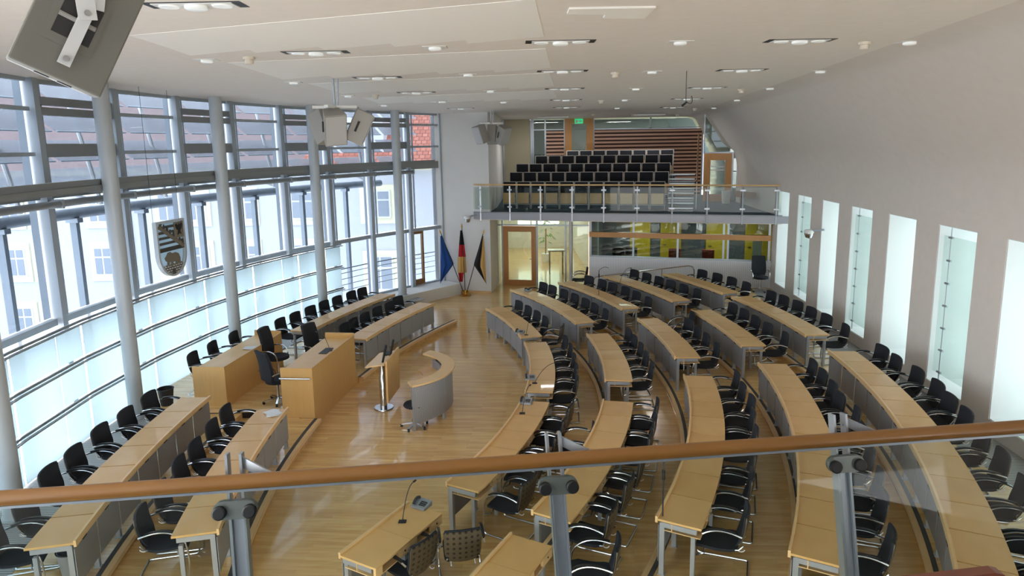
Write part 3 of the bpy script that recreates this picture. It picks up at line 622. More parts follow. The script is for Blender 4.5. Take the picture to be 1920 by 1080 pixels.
gw = emp('window_42', pp(PL/2, z1), kind='structure'); b = MB(); pbox(b, -.03, .02, z1, 6.72); pbox(b, 0, PL+.25, z1, z1+.05); pbox(b, PL, PL+.05, GZ, z1); pbox(b, PL+.18, PL+.25, GZ, 4.7); obj('frame', b, 'alu', gw)
b = MB(); b.plate([(0, 0), (PL+.2, 0), (PL+.15, -.2), (.9, .1), (0, 1.6)][:1]+[(PL+.15, 0), (.75, .35), (0, 1.5)], pp(0, z1+.03), (PU.x, PU.y, 0), (0,0,1), .012); pbox(b, PL+.05, PL+.2, GZ, 4.9, .012); obj('pane', b, 'doorglass', gw)
b = MB(); b.beam((9.02, 27.0, 3.45), (8.80, 24.2, 3.58), .06, .24); thing('wooden_bench_panel', b, 'rail_wood', 'honey coloured wooden panel along the wall at the right end of the gallery', 'panel')
b = MB(); b.lathe([(.15, GZ), (.19, GZ+.5), (.17, GZ+.5), (.14, GZ+.02)], (8.6, 26.9)); thing('gallery_bin', b, 'white', 'pale cylindrical bin on the gallery floor beside the right door', 'bin', smooth=True)
# ================================================================= LOWER GLASS WALL, LOBBY, BOOTH
DA = Vector((-.34, 26.52)); DB = Vector((.95, 26.26)); DU = (DB-DA).normalized()
def dp(s, z, o=0): p = DA+DU*s+Vector((-DU.y, DU.x))*o; return (p.x, p.y, z)
def dbox(mb, s0, s1, za, zb, th=.06): mb.hexa([dp(s0,za,-th/2),dp(s1,za,-th/2),dp(s1,za,th/2),dp(s0,za,th/2),dp(s0,zb,-th/2),dp(s1,zb,-th/2),dp(s1,zb,th/2),dp(s0,zb,th/2)])
d = emp('door_3', dp(.66, 0), kind='structure'); b = MB()
dbox(b, 0, .2, 0, 2.36, .08); dbox(b, 1.14, 1.33, 0, 2.36, .08); dbox(b, .2, 1.14, 2.14, 2.36, .08); dbox(b, .2, 1.14, 0, .2, .08); obj('door_frame', b, 'door_wood', d)
b = MB(); dbox(b, .18, 1.16, .18, 2.16, .012); obj('door_glass', b, 'doorglass', d)
b = MB(); b.tube([dp(1.06, 1.05, -.06), dp(1.16, 1.05, -.06)], .014); b.tube([dp(1.16, 1.05, -.06), dp(1.16, 1.05, 0)], .014); obj('door_handle', b, 'chrome', d)
w = emp('window_43', dp(1.6, 0), kind='structure'); b = MB()
for s in (-.24, -.03, 1.36, 2.5): dbox(b, s-.03, s+.03, 0, 2.8, .07)
dbox(b, -.24, 3.4, 2.38, 2.43, .06); obj('frame', b, 'alu', w)
b = MB(); dbox(b, 1.38, 3.38, 0, 2.79, .012); dbox(b, -.22, 1.36, 2.43, 2.79, .012); dbox(b, -.22, -.02, 0, 2.38, .012); obj('pane', b, 'doorglass', w)
q = dp(2.72, 0, -.15); b = MB(); b.lathe([(.075, 0), (.075, 2.8)], (q[0], q[1]), 20); thing('slim_column', b, 'white', 'slim white column in front of the glass wall under the far gallery', 'column', smooth=True)
b = MB(); b.box(-1.0, 3.2, 36, 36.1, 0, 2.9); b.box(-.8, -.7, 26.7, 36, 0, 2.9); b.box(3.3, 3.4, 26.0, 36, 0, 2.9); struct('wall_lobby', b, 'white_wall')
b = MB(); b.box(-1, 3.4, 26.7, 36.2, 2.8, 2.86); struct('ceiling_lobby', b, 'white_wall')
w = emp('window_44', (1.3, 35.9, 1), kind='structure'); b = MB(); b.box(.3, 2.6, 35.93, 35.97, 1.3, 2.7); obj('pane', b, 'bright_window', w); b = MB()
for x in (.3, 1.05, 1.8, 2.6): b.box(x-.04, x+.04, 35.88, 35.95, 1.25, 2.75)
obj('frame', b, 'white', w)
t = emp('lobby_table', (1.9, 28.6, 0), 0, 'small pale high table standing in the lobby behind the glass wall', 'table')
b = MB(); b.box(1.55, 2.25, 28.3, 28.8, 1.0, 1.06); obj('tabletop', b, 'white', t)
for x in (1.62, 2.18): b = MB(); b.box(x-.03, x+.03, 28.5, 28.6, 0, 1.0); obj('leg', b, 'silver', t)
t = emp('potted_plant', (1.6, 31.5, 0), 0, 'green leafy plant standing in the lobby behind the glass', 'plant'); b = MB()
random.seed(3)
for k in range(40):
    a = random.uniform(0, 6.28); h = random.uniform(.9, 2.0); r = random.uniform(.1, .45); c = Vector((1.6+r*math.cos(a), 31.5+r*math.sin(a), h)); u = Vector((math.cos(a), math.sin(a), -.4)); s2 = Vector((-math.sin(a), math.cos(a), 0))
    b.add([c, c+u*.12+s2*.05, c+u*.28, c+u*.12-s2*.05], [(0,1,2,3)])
obj('leaves', b, 'plant', t); b = MB(); b.lathe([(.16, 0), (.22, .4), (.2, .42)], (1.6, 31.5)); obj('pot', b, 'white', t); b = MB(); b.tube([(1.6, 31.5, .3), (1.62, 31.5, 1.6)], .03); obj('stem', b, 'rail_wood', t)
# interpreter booth
BA = Vector((2.86, 24.50)); BB = Vector((8.88, 22.70)); BU = (BB-BA).normalized(); BN = Vector((-BU.y, BU.x)); BL = (BB-BA).length
def bp_(s, z, o=0): p = BA+BU*s+BN*o; return (p.x, p.y, z)
def bbox(mb, s0, s1, za, zb, o0, o1): mb.hexa([bp_(s0,za,o0),bp_(s1,za,o0),bp_(s1,za,o1),bp_(s0,za,o1),bp_(s0,zb,o0),bp_(s1,zb,o0),bp_(s1,zb,o1),bp_(s0,zb,o1)])
bw = emp('wall_booth', bp_(BL/2, 0), kind='structure')
b = MB(); bbox(b, 0, BL, 0, 1.44, 0, .1); obj('parapet', b, 'booth_white', bw)
b = MB(); bbox(b, 0, BL-.05, 2.16, 2.34, -.08, .08); obj('wood_beam', b, 'door_wood', bw)
b = MB()
for s in (.04, 1.6, 3.16, 4.71, 4.86, 6.2): bbox(b, s-.035, s+.035, 1.44, 2.8, .0, .07)
bbox(b, 0, BL, 1.42, 1.47, -.01, .1); obj('frame', b, 'alu', bw)
b = MB(); bbox(b, .06, BL-.05, 1.46, 2.79, .03, .042); obj('pane', b, 'doorglass', bw)
b = MB(); bbox(b, 0, BL+1.6, 0, 2.8, 3.0, 3.1); bbox(b, BL+1.5, BL+1.6, 0, 2.8, .1, 3.0); bbox(b, BL, BL+1.6, 0, 2.8, .1, .2); bbox(b, -.02, .04, 0, 2.8, .1, 3.0); struct('wall_booth_back', b, 'grey_dark')
b = MB(); bbox(b, 0, BL+1.6, 2.785, 2.80, .1, 3.1); struct('ceiling_booth', b, 'white_wall')
b = MB(); bbox(b, 0, BL+1.6, .5, .55, .1, 3.0); struct('floor_booth', b, 'grey_dark')
for i, (s0, s1, lab) in enumerate(((1.15, 1.95, 'leftmost'), (2.35, 3.15, 'second from left'), (4.1, 4.9, 'third from left'), (5.55, 6.5, 'rightmost'))):
    t = emp('booth_door', bp_((s0+s1)/2, .55, 2.95), 0, 'yellow door inside the glazed booth, %s' % lab, 'door', 'yellow doors inside the booth')
    b = MB(); bbox(b, s0, s1, .55, 2.6, 2.9, 2.98); obj('leaf', b, 'yellow', t); b = MB(); b.tube([bp_(s0+.1, 1.5, 2.85), bp_(s0+.22, 1.5, 2.85)], .015); obj('handle', b, 'black', t)
t = emp('booth_desk', bp_(3, 1.2, .5), 0, 'dark desk with a red chair inside the glazed booth', 'desk'); b = MB(); bbox(b, .2, 5.0, 1.28, 1.32, .15, .8); obj('desktop', b, 'dark', t); b = MB(); bbox(b, .3, .4, .55, 1.28, .2, .7); bbox(b, 4.8, 4.9, .55, 1.28, .2, .7); obj('leg', b, 'dark', t)
for i, s in enumerate((.9, 1.4, 3.0, 4.2)):
    t = emp('booth_chair', bp_(s, .55, 1.2), 0, 'chair back seen behind the booth glass, %s from the left' % ORDN[i], 'chair', 'chairs inside the booth')
    b = MB(); bbox(b, s-.22, s+.22, 1.25, 1.62, 1.15, 1.22); obj('backrest', b, 'red' if i > 1 else 'dark', t, bevel=.03); b = MB(); bbox(b, s-.22, s+.22, 1.0, 1.06, .8, 1.2); obj('seat', b, 'dark', t); b = MB(); q = bp_(s, 0, 1.0); b.lathe([(.03, .55), (.03, 1.0)], (q[0], q[1])); obj('stem', b, 'chrome', t)
b = MB(); bbox(b, 5.7, 6.0, 1.48, 2.12, .5, .55); thing('booth_whiteboard', b, 'white', 'white panel at the right end inside the glazed booth', 'panel')
t = emp('venetian_blind', bp_(6.0, 2.4, .3), 0, 'short venetian blind at the upper right of the booth glazing', 'blind'); b = MB()
for k in range(9): bbox(b, 5.78, 6.15, 2.38+k*.045, 2.39+k*.045, .3, .33)
obj('slats', b, 'white', t)
def lamp(name, x, y, z, sx, sy, power, label, nrm=(0, 0, -1)):  # housing plus area light, added to brighten dim side rooms
    t = emp(name, (x, y, z), 0, label, 'ceiling light', 'added fill lamps in the side rooms'); b = MB(); b.box(x-sx/2-.03, x+sx/2+.03, y-sy/2-.03, y+sy/2+.03, z, z+.05); obj('housing', b, 'white', t)
    ld = bpy.data.lights.new(name+'_light', 'AREA'); ld.shape = 'RECTANGLE'; ld.size = sx; ld.size_y = sy; ld.energy = power; ld.color = (1, .98, .95)
    lo = bpy.data.objects.new(name+'_light', ld); COL.objects.link(lo); lo.location = (x, y, z-.01)
q = bp_(1.6, 0, 1.6); lamp('booth_fill_lamp', q[0], q[1], 2.725, 1.4, .5, 13, 'added flat fill lamp inside the left half of the glazed booth')  # invented lamps that lift the dark booth interior
q = bp_(4.7, 0, 1.6); lamp('booth_fill_lamp', q[0], q[1], 2.725, 1.4, .5, 13, 'added flat fill lamp inside the right half of the glazed booth')
lamp('lobby_fill_lamp', 1.2, 29.5, 2.74, 1.2, 2.2, 24, 'added flat fill lamp in the lobby behind the wooden glass door')  # invented lamps that brighten the lobby behind the glass
lamp('lobby_fill_lamp', 1.2, 33.2, 2.74, 1.2, 2.2, 24, 'added flat fill lamp at the far end of the lobby')
lamp('gallery_fill_lamp', 1.8, 28.6, 6.6, 1.2, .25, 15, 'added flat fill lamp under the ceiling above the left gallery seats')  # invented lamps filling in light over the gallery seats
lamp('gallery_fill_lamp', 5.6, 27.6, 6.6, 1.2, .25, 15, 'added flat fill lamp under the ceiling above the right gallery seats')
lamp('corridor_fill_lamp', 5.5, 33.0, 6.665, 5.0, .8, 40, 'added flat fill lamp behind the clerestory glass of the gallery')  # invented lamp lighting the room behind the gallery
# ramp handrail
t = emp('ramp_handrail', (4.5, 22.8, 0), 0, 'thin steel handrail rising along the ramp below the booth', 'handrail')
b = MB(); b.tube([(2.84, 23.05, .02), (2.84, 23.05, .82), (2.9, 23.03, .94), (3.1, 22.97, .98), (5.9, 22.13, 1.45), (6.03, 22.09, 1.42), (6.08, 22.07, 1.3), (6.1, 22.07, .54)], .02); obj('rail', b, 'chrome', t, smooth=True)
for k in (.35, .7): b = MB(); x = 2.9+3.1*k; y = 23.03-.93*k; b.tube([(x, y, .03), (x, y, .95+.47*k)], .015); obj('baluster', b, 'chrome', t)
# ================================================================= DESKS
def desk(c, r, z, a0, a1, n, label, group, sgn=1, back=True):
    """curved run of desk modules; a0 > a1 in degrees round c; the sitters are on the outer side"""
    t = emp('curved_desk', (*pol(c, r+.28, (a0+a1)/2), z), 0, label, 'desk', group)
    st_ = (a0-a1)/n; g = .06*sgn
    b = MB(); b.arc(c, r, r+.03, a0, a1, z+.69, z+.772, n*3); obj('edge_lip', b, 'birch_light', t)
    for k in range(n):
        p, q = a0-st_*k, a0-st_*(k+1); gp_ = .03
        b = MB(); b.arc(c, r+.03, r+.555, p-gp_, q+gp_, z+.712, z+.74, 4); obj('desktop', b, 'birch', t)
        b = MB(); b.arc(c, r+.035, r+.043, p-.06, q+.06, z+.17, z+.655, 4); obj('modesty_panel', b, 'perf', t)
        b = MB(); m = (p+q)/2; b.arc(c, r-.003, r+.012, m+st_*.06, m+st_*.22, z+.672, z+.692, 1); obj('cable_outlet', b, 'black', t)
        if back:
            b = MB(); b.arc(c, r+.50, r+.548, p-gp_, m+st_*.12, z+.612, z+.712, 3); b.arc(c, r+.1, r+.548, p-gp_, q+gp_, z+.602, z+.612, 3); b.arc(c, r+.2, r+.21, p, q, z+.612, z+.712, 3); obj('storage_tray', b, 'birch_light', t)
            b = MB(); x, y = pol(c, r+.55, m+st_*.3); rd = Vector((math.cos(R(m)), math.sin(R(m)), 0)); b.tube([(x, y, z+.66), tuple(Vector((x, y, z+.66))+rd*.006)], .008); obj('keyhole', b, 'black', t)
    for k in range(n+1):
        a = a0-st_*k; a = min(max(a, a1+.12), a0-.12); rd = (math.cos(R(a)), math.sin(R(a)))
        b = MB(); b.obox(pol(c, r+.085, a), rd, .06, .055, z, z+.70); b.obox(pol(c, r+.085, a), rd, .09, .075, z, z+.012); obj('leg', b, 'silver', t)
        if k in (0, n) or k % 2 == 0:
            b = MB(); b.obox(pol(c, r+.46, a), rd, .05, .05, z, z+.60); obj('leg', b, 'silver', t)
    for a in (a0-.1, a1+.1):
        rd = (math.cos(R(a)), math.sin(R(a))); b = MB(); b.obox(pol(c, r+.285, a), rd, .43, .045, z+.645, z+.708); obj('end_frame', b, 'silver', t)
    return t
arcn = ['innermost', 'second', 'middle', 'fourth', 'outermost']
SEG = {0: [(26.2, 9.8, 5), (7.4, -9.1, 5), (-11.5, -28.3, 5)], 1: [(32.2, 11.95, 7), (7.3, -7.2, 5), (-12.0, -29.8, 6)], 2: [(30.0, 14.3, 6), (9.92, -2.76, 5), (-7.2, -28.35, 8)],
       3: [(28.3, 14.3, 6), (10.2, -1.1, 5), (-5.4, -29.1, 10)], 4: [(24.3, 14.1, 5), (12.5, 0, 6), (-3.8, -32.0, 13)]}
segn = ['far', 'middle', 'near']
for i in range(5):
    for j, (a0, a1, n) in enumerate(SEG[i]):
        desk(CR, RR[i], ZR[i], a0, a1, n, 'curved birch desk run with grey front, %s stretch of the %s arc at right' % (segn[j], arcn[i]), 'curved desk runs on the right')
LSEG = [(0, 25.0, 13.3, 6, 'far', 'front'), (0, .0, -12.0, 6, 'near', 'front'), (1, 25.6, 13.4, 7, 'far', 'rear'), (1, 1.0, -12.15, 7, 'near', 'rear')]
for i, a0, a1, n, nm, rw in LSEG:
    desk(CL, RLs[i], ZL[i], 180-a1, 180-a0, n, 'gently curved pale desk run on the left platform, %s row, %s stretch' % (rw, nm), 'desk runs on the left platform', back=False)
# straight two-seat desks at the bottom edge
def small_desk(A, B2, dep, label):
    A = Vector(A); B2 = Vector(B2); u = (B2-A).normalized(); n = Vector((u.y, -u.x)); Ln = (B2-A).length
    t = emp('straight_desk', (*((A+B2)/2+n*dep/2), 0), 0, label, 'desk', 'straight two-seat desks')
    def q(s, o, z): p = A+u*s+n*o; return (p.x, p.y, z)
    def qb(mb, s0, s1, o0, o1, z0, z1): mb.hexa([q(s0,o0,z0),q(s0,o1,z0),q(s1,o1,z0),q(s1,o0,z0),q(s0,o0,z1),q(s0,o1,z1),q(s1,o1,z1),q(s1,o0,z1)][::1])
    h = Ln/2
    for s0, s1 in ((0, h-.003), (h+.003, Ln)):
        b = MB(); qb(b, s0, s1, .03, dep, .712, .74); obj('desktop', b, 'birch', t)
        b = MB(); qb(b, s0, s0+.12, dep-.04, dep-.005, .61, .712); qb(b, s1-.25, s1, dep-.04, dep-.005, .61, .712); qb(b, s0, s1, .1, dep-.005, .60, .612); qb(b, s0, s1, dep-.3, dep-.29, .612, .712); obj('storage_tray', b, 'birch_light', t)
        b = MB(); b.tube([q(s1-.12, dep-.004, .66), q(s1-.12, dep+.003, .66)], .011); obj('keyhole', b, 'black', t)
        b = MB(); qb(b, s0+.02, s1-.02, .035, .045, .17, .655); obj('modesty_panel', b, 'perf', t)
    b = MB(); qb(b, 0, Ln, 0, .03, .69, .772); obj('edge_lip', b, 'birch_light', t)
    for s in (.05, h, Ln-.05):
        for o in (.09, dep-.12): b = MB(); qb(b, s-.028, s+.028, o-.03, o+.03, 0, .70 if o < .2 else .6); obj('leg', b, 'silver', t)
    for s in (.03, Ln-.03): b = MB(); qb(b, s-.022, s+.022, .06, dep-.08, .645, .708); obj('end_frame', b, 'silver', t)
small_desk((-2.14, 7.36), (-1.49, 8.52), .58, 'straight two-seat birch desk at the bottom centre carrying a grey telephone')
small_desk((-.66, 6.65), (-.08, 7.74), .58, 'straight birch desk at the bottom edge beside the middle glass clamp')
# ================================================================= CANTILEVER ARMCHAIRS
def bez(p, n=8):
    out = []
    for i in range(n+1):
        t = i/n; a, b_, c, d_ = [Vector(x) for x in p]; out.append(a*(1-t)**3+b_*3*t*(1-t)**2+c*3*t*t*(1-t)+d_*t**3)
    return out
def backshape(mb, z0, z1, wf, xf, th, nu=8, nv=9):
    V = []; Fc = []
    for side in (0, 1):
        for j in range(nv+1):
            v = j/nv; z = z0+(z1-z0)*v; w = wf(v)
            for i in range(nu+1):
                y = (i/nu*2-1); cx = xf(v)+.035*(y*y)-th*side
                V.append((cx, y*w, z-(.012*y*y*y*y*(v > .9))))
    n1 = nu+1; off = n1*(nv+1)
    for j in range(nv):
        for i in range(nu):
            a = j*n1+i; Fc.append((a, a+1, a+1+n1, a+n1)); Fc.append((off+a, off+a+n1, off+a+n1+1, off+a+1))
    for j in range(nv): Fc += [(j*n1, (j+1)*n1, off+(j+1)*n1, off+j*n1), (j*n1+nu, off+j*n1+nu, off+(j+1)*n1+nu, (j+1)*n1+nu)]
    for i in range(nu): Fc += [(i, off+i, off+i+1, i+1), (nv*n1+i, nv*n1+i+1, off+nv*n1+i+1, off+nv*n1+i)]
    mb.add(V, Fc)
def wprof(v):
    if v < .25: return .17+.06*(v/.25)
    if v > .9: return .232-.014*((v-.9)/.1)**2
    return .23+.006*math.sin((v-.25)*3)
def chair_proto():
    t = emp('cantilever_armchair', (0, 0, 0))
    xf = lambda v: -.23-.09*v-.02*math.sin(v*3.1)
    b = MB(); backshape(b, .46, .89, wprof, xf, .022); obj('backrest', b, 'fabric', t, local=True, smooth=True)
    b = MB(); backshape(b, .42, .875, lambda v: wprof(v)*.985, lambda v: xf(v)-.023, .012); obj('back_shell', b, 'shell', t, local=True, smooth=True)
    b = MB(); V = []; Fc = []
    for s, dz in ((0, 0), (1, -.035)):
        for i in range(7):
            x = .27-.50*i/6; zz = .465-.03*math.sin(i/6*3.0)-(.03*(1-i)/1 if i == 0 else 0)+dz
            w = .225-.02*(i == 0)-.03*(i == 6)
            for y in (-w, -w*.5, 0, w*.5, w): V.append((x, y, zz-.012*(abs(y) > w*.9)))
    for i in range(6):
        for k in range(4):
            a = i*5+k; Fc.append((a, a+5, a+6, a+1)); a += 35; Fc.append((a, a+1, a+6, a+5))
    for i in range(6): Fc += [(i*5, i*5+35, i*5+40, i*5+5), (i*5+4, i*5+9, i*5+44, i*5+39)]
    Fc += [(0, 1, 2, 3, 4, 39, 38, 37, 36, 35), tuple([30, 65, 66, 67, 68, 69, 34, 33, 32, 31])]
    b.add(V, Fc); obj('seat', b, 'fabric', t, local=True, smooth=True)
    b = MB(); pl = []
    for s in (-1, 1):
        y = .275*s
        path = bez([(-.27, y, .64), (-.10, y, .70), (.10, y, .72), (.24, y, .55)], 9) + bez([(.24, y, .55), (.30, y, .46), (.29, y, .2), (.28, y, .08)], 6)[1:] + bez([(.28, y, .08), (.28, y, .02), (.26, y, .014), (.2, y, .014)], 4)[1:] + [(-.3, y, .014)]
        path += bez([(-.3, y, .014), (-.34, y, .014), (-.35, y*.98, .014), (-.35, y*.85, .014)], 4)[1:]
        pl.append([Vector(p) for p in path])
    b.tube(pl[0]+pl[1][::-1], .0125, 8); obj('tube_frame', b, 'chrome', t, local=True, smooth=True)
    b = MB(); b.tube([(.16, -.275, .36), (.16, -.2, .40), (.16, .2, .40), (.16, .275, .36)], .011, 6)
    for s in (-1, 1): b.tube([(.16, .2*s, .42), (-.1, .2*s, .41), (-.24, .2*s, .43), (-.29, .2*s, .49)], .009, 6); b.tube([(.28, .275*s, .3), (.16, .275*s, .36)], .011, 6)
    obj('seat_support', b, 'chrome', t, local=True, smooth=True)
    for s in (-1, 1):
        y = .275*s; pts = bez([(-.2, y, .685), (-.05, y, .722), (.1, y, .715), (.19, y, .64)], 8); b = MB()
        for i in range(len(pts)-1): b.beam(pts[i], pts[i+1]+(pts[i+1]-pts[i])*.1, .034, .016)
        obj('armrest', b, 'armpad', t, local=True)
        b = MB(); b.tube([(-.24+.05*math.cos(q)-.02, .15*s, .435+.05*math.sin(q)) for q in [R(200+18*k) for k in range(14)]], .006, 6); obj('bracket', b, 'white', t, local=True, smooth=True)
    return t
chair0 = chair_proto(); reg(chair0); used = [False]
def put_chair(x, y, z, ang, label, group):
    t = chair0 if not used[0] else copy_tree(chair0); used[0] = True
    t.location = (x, y, z); t.rotation_euler = (0, 0, ang); tag(t, label, 'chair', group); return t
CH = {  # arc, stretch : (angle, offset of the backrest from the desk's inner edge, extra turn)
 (0,0): [(25.27,1.02,0),(21.96,.99,0),(18.87,.99,0),(15.78,.99,0),(12.2,1.2,-28)],
 (0,1): [(6.69,1.0,0),(3.55,1.0,0),(.09,.98,0),(-3.18,.98,0),(-6.62,.98,0)],
 (0,2): [(-12.9,.98,-3),(-15.9,.97,2),(-19.0,1.02,0),(-22.3,.97,4),(-26.3,1.12,-3),(-17.2,1.5,5)],
 (1,0): [(31.13,1.14,0),(28.81,1.12,0),(25.84,1.11,0),(23.05,1.1,0),(20.21,1.1,0),(17.5,1.07,0),(14.6,1.08,-6)],
 (1,1): [(6.2,1.0,0),(3.8,.98,0),(1.2,.98,0),(-1.6,.97,0),(-4.7,.97,0)],
 (1,2): [(-12.9,.95,0),(-15.7,.94,2),(-18.6,.94,0),(-21.9,.94,3),(-24.9,.93,0),(-28.3,.95,4)],
 (2,0): [(29.03,1.09,0),(26.4,1.1,0),(24.1,1.09,0),(21.65,1.13,0),(19.04,1.1,0),(16.1,1.04,-6)],
 (2,1): [(9.3,1.42,-12),(6.7,1.05,4),(4.1,1.01,0),(1.9,1.01,0),(-.9,1.02,-4)],
 (2,2): [(-7.9,.97,0),(-10.3,.97,0),(-12.6,1.04,3),(-15.0,.98,0),(-17.5,.98,0),(-20.3,.95,0),(-23.1,.94,2),(-26.7,.97,5)],
 (3,0): [(27.6,1.13,0),(25.4,1.13,0),(23.02,1.1,0),(20.85,1.1,0),(18.57,1.11,0),(16.2,1.11,-6)],
 (3,1): [(9.94,1.14,0),(7.72,1.12,0),(5.39,1.08,0),(3.1,1.08,0),(.5,1.13,-6)],
 (3,2): [(-6.1,.99,0),(-8.1,.99,0),(-10.3,.98,0),(-12.2,.95,4),(-14.3,1.05,-4),(-16.8,.98,0),(-19.3,.96,0),(-21.7,.97,0),(-23.9,.95,3),(-26.8,.97,0)],
 (4,0): [(22.34,1.11,0),(20.2,1.16,0),(18.1,1.18,0),(15.8,1.14,-5)],
 (4,1): [(11.77,1.09,0),(10.0,1.1,0),(8.0,1.11,0),(5.9,1.07,0),(3.7,1.07,0),(1.0,1.03,-8)],
 (4,2): [(-4.2,1.02,3),(-6.1,1.0,-3),(-8.4,1.07,0),(-10.5,1.12,0),(-12.5,1.06,3),(-14.4,1.06,0),(-16.8,1.02,2),(-19.0,1.02,0),(-21.4,1.0,-3),(-23.6,1.05,0),(-25.8,1.05,0),(-28,1.05,0),(-30.2,1.05,0)]}
for (i, j), lst in CH.items():
    order = sorted(range(len(lst)), key=lambda k: -lst[k][0])
    for nth, k in enumerate(order):
        a, dr, tw = lst[k]; extra = (i, j) == (0, 2) and k == 5
        r = RR[i]+dr-.28; x, y = pol(CR, r, a); tw2 = tw+random.uniform(-2, 2)
        lab = 'black armchair pulled back towards the aisle behind the near stretch of the innermost desk arc' if extra else 'black armchair behind the %s stretch of the %s desk arc, %s from the far end' % (segn[j], arcn[i], ORDN[nth])
        put_chair(x, y, ZR[i]+(0 if RR[i]+dr < [12.9, 14.4, 16.0, 17.5, 30][i] else 0), R(a+180+tw2), lab, 'armchairs behind the right desk arcs')
CHL = {(0, 'far'): [(15.6, 1.0, 0), (17.1, 1.03, 0), (18.8, 1.03, 0), (20.8, 1.05, 0), (22.7, 1.05, 0), (24.6, 1.22, -8)],
       (0, 'near'): [(-.6, 1.02, 0), (-2.5, 1.0, 0), (-4.7, .98, 0), (-6.4, 1.0, 0), (-8.6, .98, 0), (-10.5, 1.0, 4)],
       (1, 'far'): [(14.9, 1.15, 0), (16.6, 1.13, 0), (18.5, 1.14, 0), (20.3, 1.15, 0), (22.0, 1.15, 0), (23.9, 1.16, 0), (25.3, 1.15, 0)],
       (1, 'near'): [(.6, 1.05, 0), (-1.43, 1.05, 0), (-3.3, 1.1, 0), (-5.4, 1.08, 0), (-7.1, 1.1, 0), (-9.2, 1.02, 0), (-10.9, 1.05, 5)]}
for (i, nm), lst in CHL.items():
    for nth, (a, dr, tw) in enumerate(sorted(lst, key=lambda q: -q[0])):
        r = RLs[i]+dr-.26; th = 180-a; x, y = pol(CL, r, th)
        put_chair(x, y, ZL[i] if r > 20.7 or i == 0 else ZL[i], R(th+180+tw+random.uniform(-2, 2)), 'black armchair behind the %s %s desk run at left, %s from the far end' % (nm, ['front', 'rear'][i], ORDN[nth]), 'armchairs on the left platform')
put_chair(-1.36, 7.63, 0, R(142), 'black armchair with dotted brown shell at the bottom centre, left one of the pair', 'loose armchairs at the bottom')
put_chair(-.72, 7.93, 0, R(100), 'black armchair with dotted brown shell at the bottom centre, right one of the pair', 'loose armchairs at the bottom')
put_chair(.90, 7.40, 0, R(168), 'black armchair cut by the bottom edge right of the middle glass clamp', 'loose armchairs at the bottom')
put_chair(2.55, 25.2, 0, R(175), 'black armchair standing alone by the glass wall beside the white ribbed parapet', 'loose armchairs at the back')
# ================================================================= HIGH-BACK SWIVEL CHAIRS
def exec_proto():
    t = emp('high_back_swivel_chair', (0, 0, 0))
    b = MB(); backshape(b, .52, 1.17, lambda v: .235-.015*v*v-.02*(v < .1), lambda v: -.22-.10*v+.03*math.sin(v*3.1), .06, 8, 12); obj('backrest', b, 'fabric', t, local=True, smooth=True)
    b = MB(); b.prism([(.25*math.cos(q)*(1.05 if math.cos(q) > 0 else .95), .25*math.sin(q)) for q in [2*math.pi*k/20 for k in range(20)]], .44, .52); obj('seat', b, 'fabric', t, local=True, bevel=.02)
    b = MB(); b.lathe([(.03, .07), (.03, .44)]); obj('gas_column', b, 'chrome', t, local=True, smooth=True)
    for k in range(5):
        a = 2*math.pi*k/5+.3; b = MB(); b.beam((0, 0, .09), (.3*math.cos(a), .3*math.sin(a), .06), .04, .025); lg = obj('star_leg', b, 'chrome', t, local=True)
        b = MB(); b.tube([(.3*math.cos(a)-.02*math.sin(a), .3*math.sin(a)+.02*math.cos(a), .03), (.3*math.cos(a)+.02*math.sin(a), .3*math.sin(a)-.02*math.cos(a), .03)], .03, 10); obj('castor', b, 'black', lg, local=True)
    for s in (-1, 1):
        b = MB(); b.tube(bez([(-.25, .28*s, .68), (-.05, .29*s, .72), (.15, .29*s, .7), (.12, .26*s, .42)], 9), .014); obj('armrest', b, 'chrome', t, local=True, smooth=True)
    return t
ex0 = exec_proto(); reg(ex0)
exl = [((-4.93, 13.40, .32), R(48), 'high-backed black swivel chair with chrome arms behind the wooden presidium desk, nearest of three'),
       ((-5.45, 14.95, .32), R(-8), 'high-backed black swivel chair behind the wooden presidium desk, middle of three'),
       ((-4.72, 15.75, .165), R(-25), 'high-backed black swivel chair beyond the wooden presidium desk, farthest of three'),
       ((8.35, 22.2, .52), R(-95), 'tall black swivel chair standing alone in the far right corner by the booth')]
for i, (loc, rz, lab) in enumerate(exl):
    t = ex0 if i == 0 else copy_tree(ex0); t.location = loc; t.rotation_euler = (0, 0, rz); tag(t, lab, 'chair', 'high-backed swivel chairs')
t = emp('stenographer_chair', (-1.93, 12.62, 0), 0, 'low black swivel chair half hidden behind the curved stenographer desk', 'chair')
b = MB(); b.lathe([(.2, .44), (.22, .47), (.2, .5)], (-2.0, 12.75)); obj('seat', b, 'fabric', t, smooth=True)
b = MB(); b.lathe([(.025, .06), (.025, .44)], (-2.0, 12.75)); obj('gas_column', b, 'chrome', t)
for k in range(5):
    a = 2*math.pi*k/5+.6; b = MB(); b.beam((-2.0, 12.75, .08), (-2.0+.27*math.cos(a), 12.75+.27*math.sin(a), .06), .035, .02); lg = obj('star_leg', b, 'chrome', t)
    b = MB(); b.tube([(-2.0+.27*math.cos(a)-.02, 12.75+.27*math.sin(a), .03), (-2.0+.27*math.cos(a)+.02, 12.75+.27*math.sin(a), .03)], .03, 10); obj('castor', b, 'black', lg)
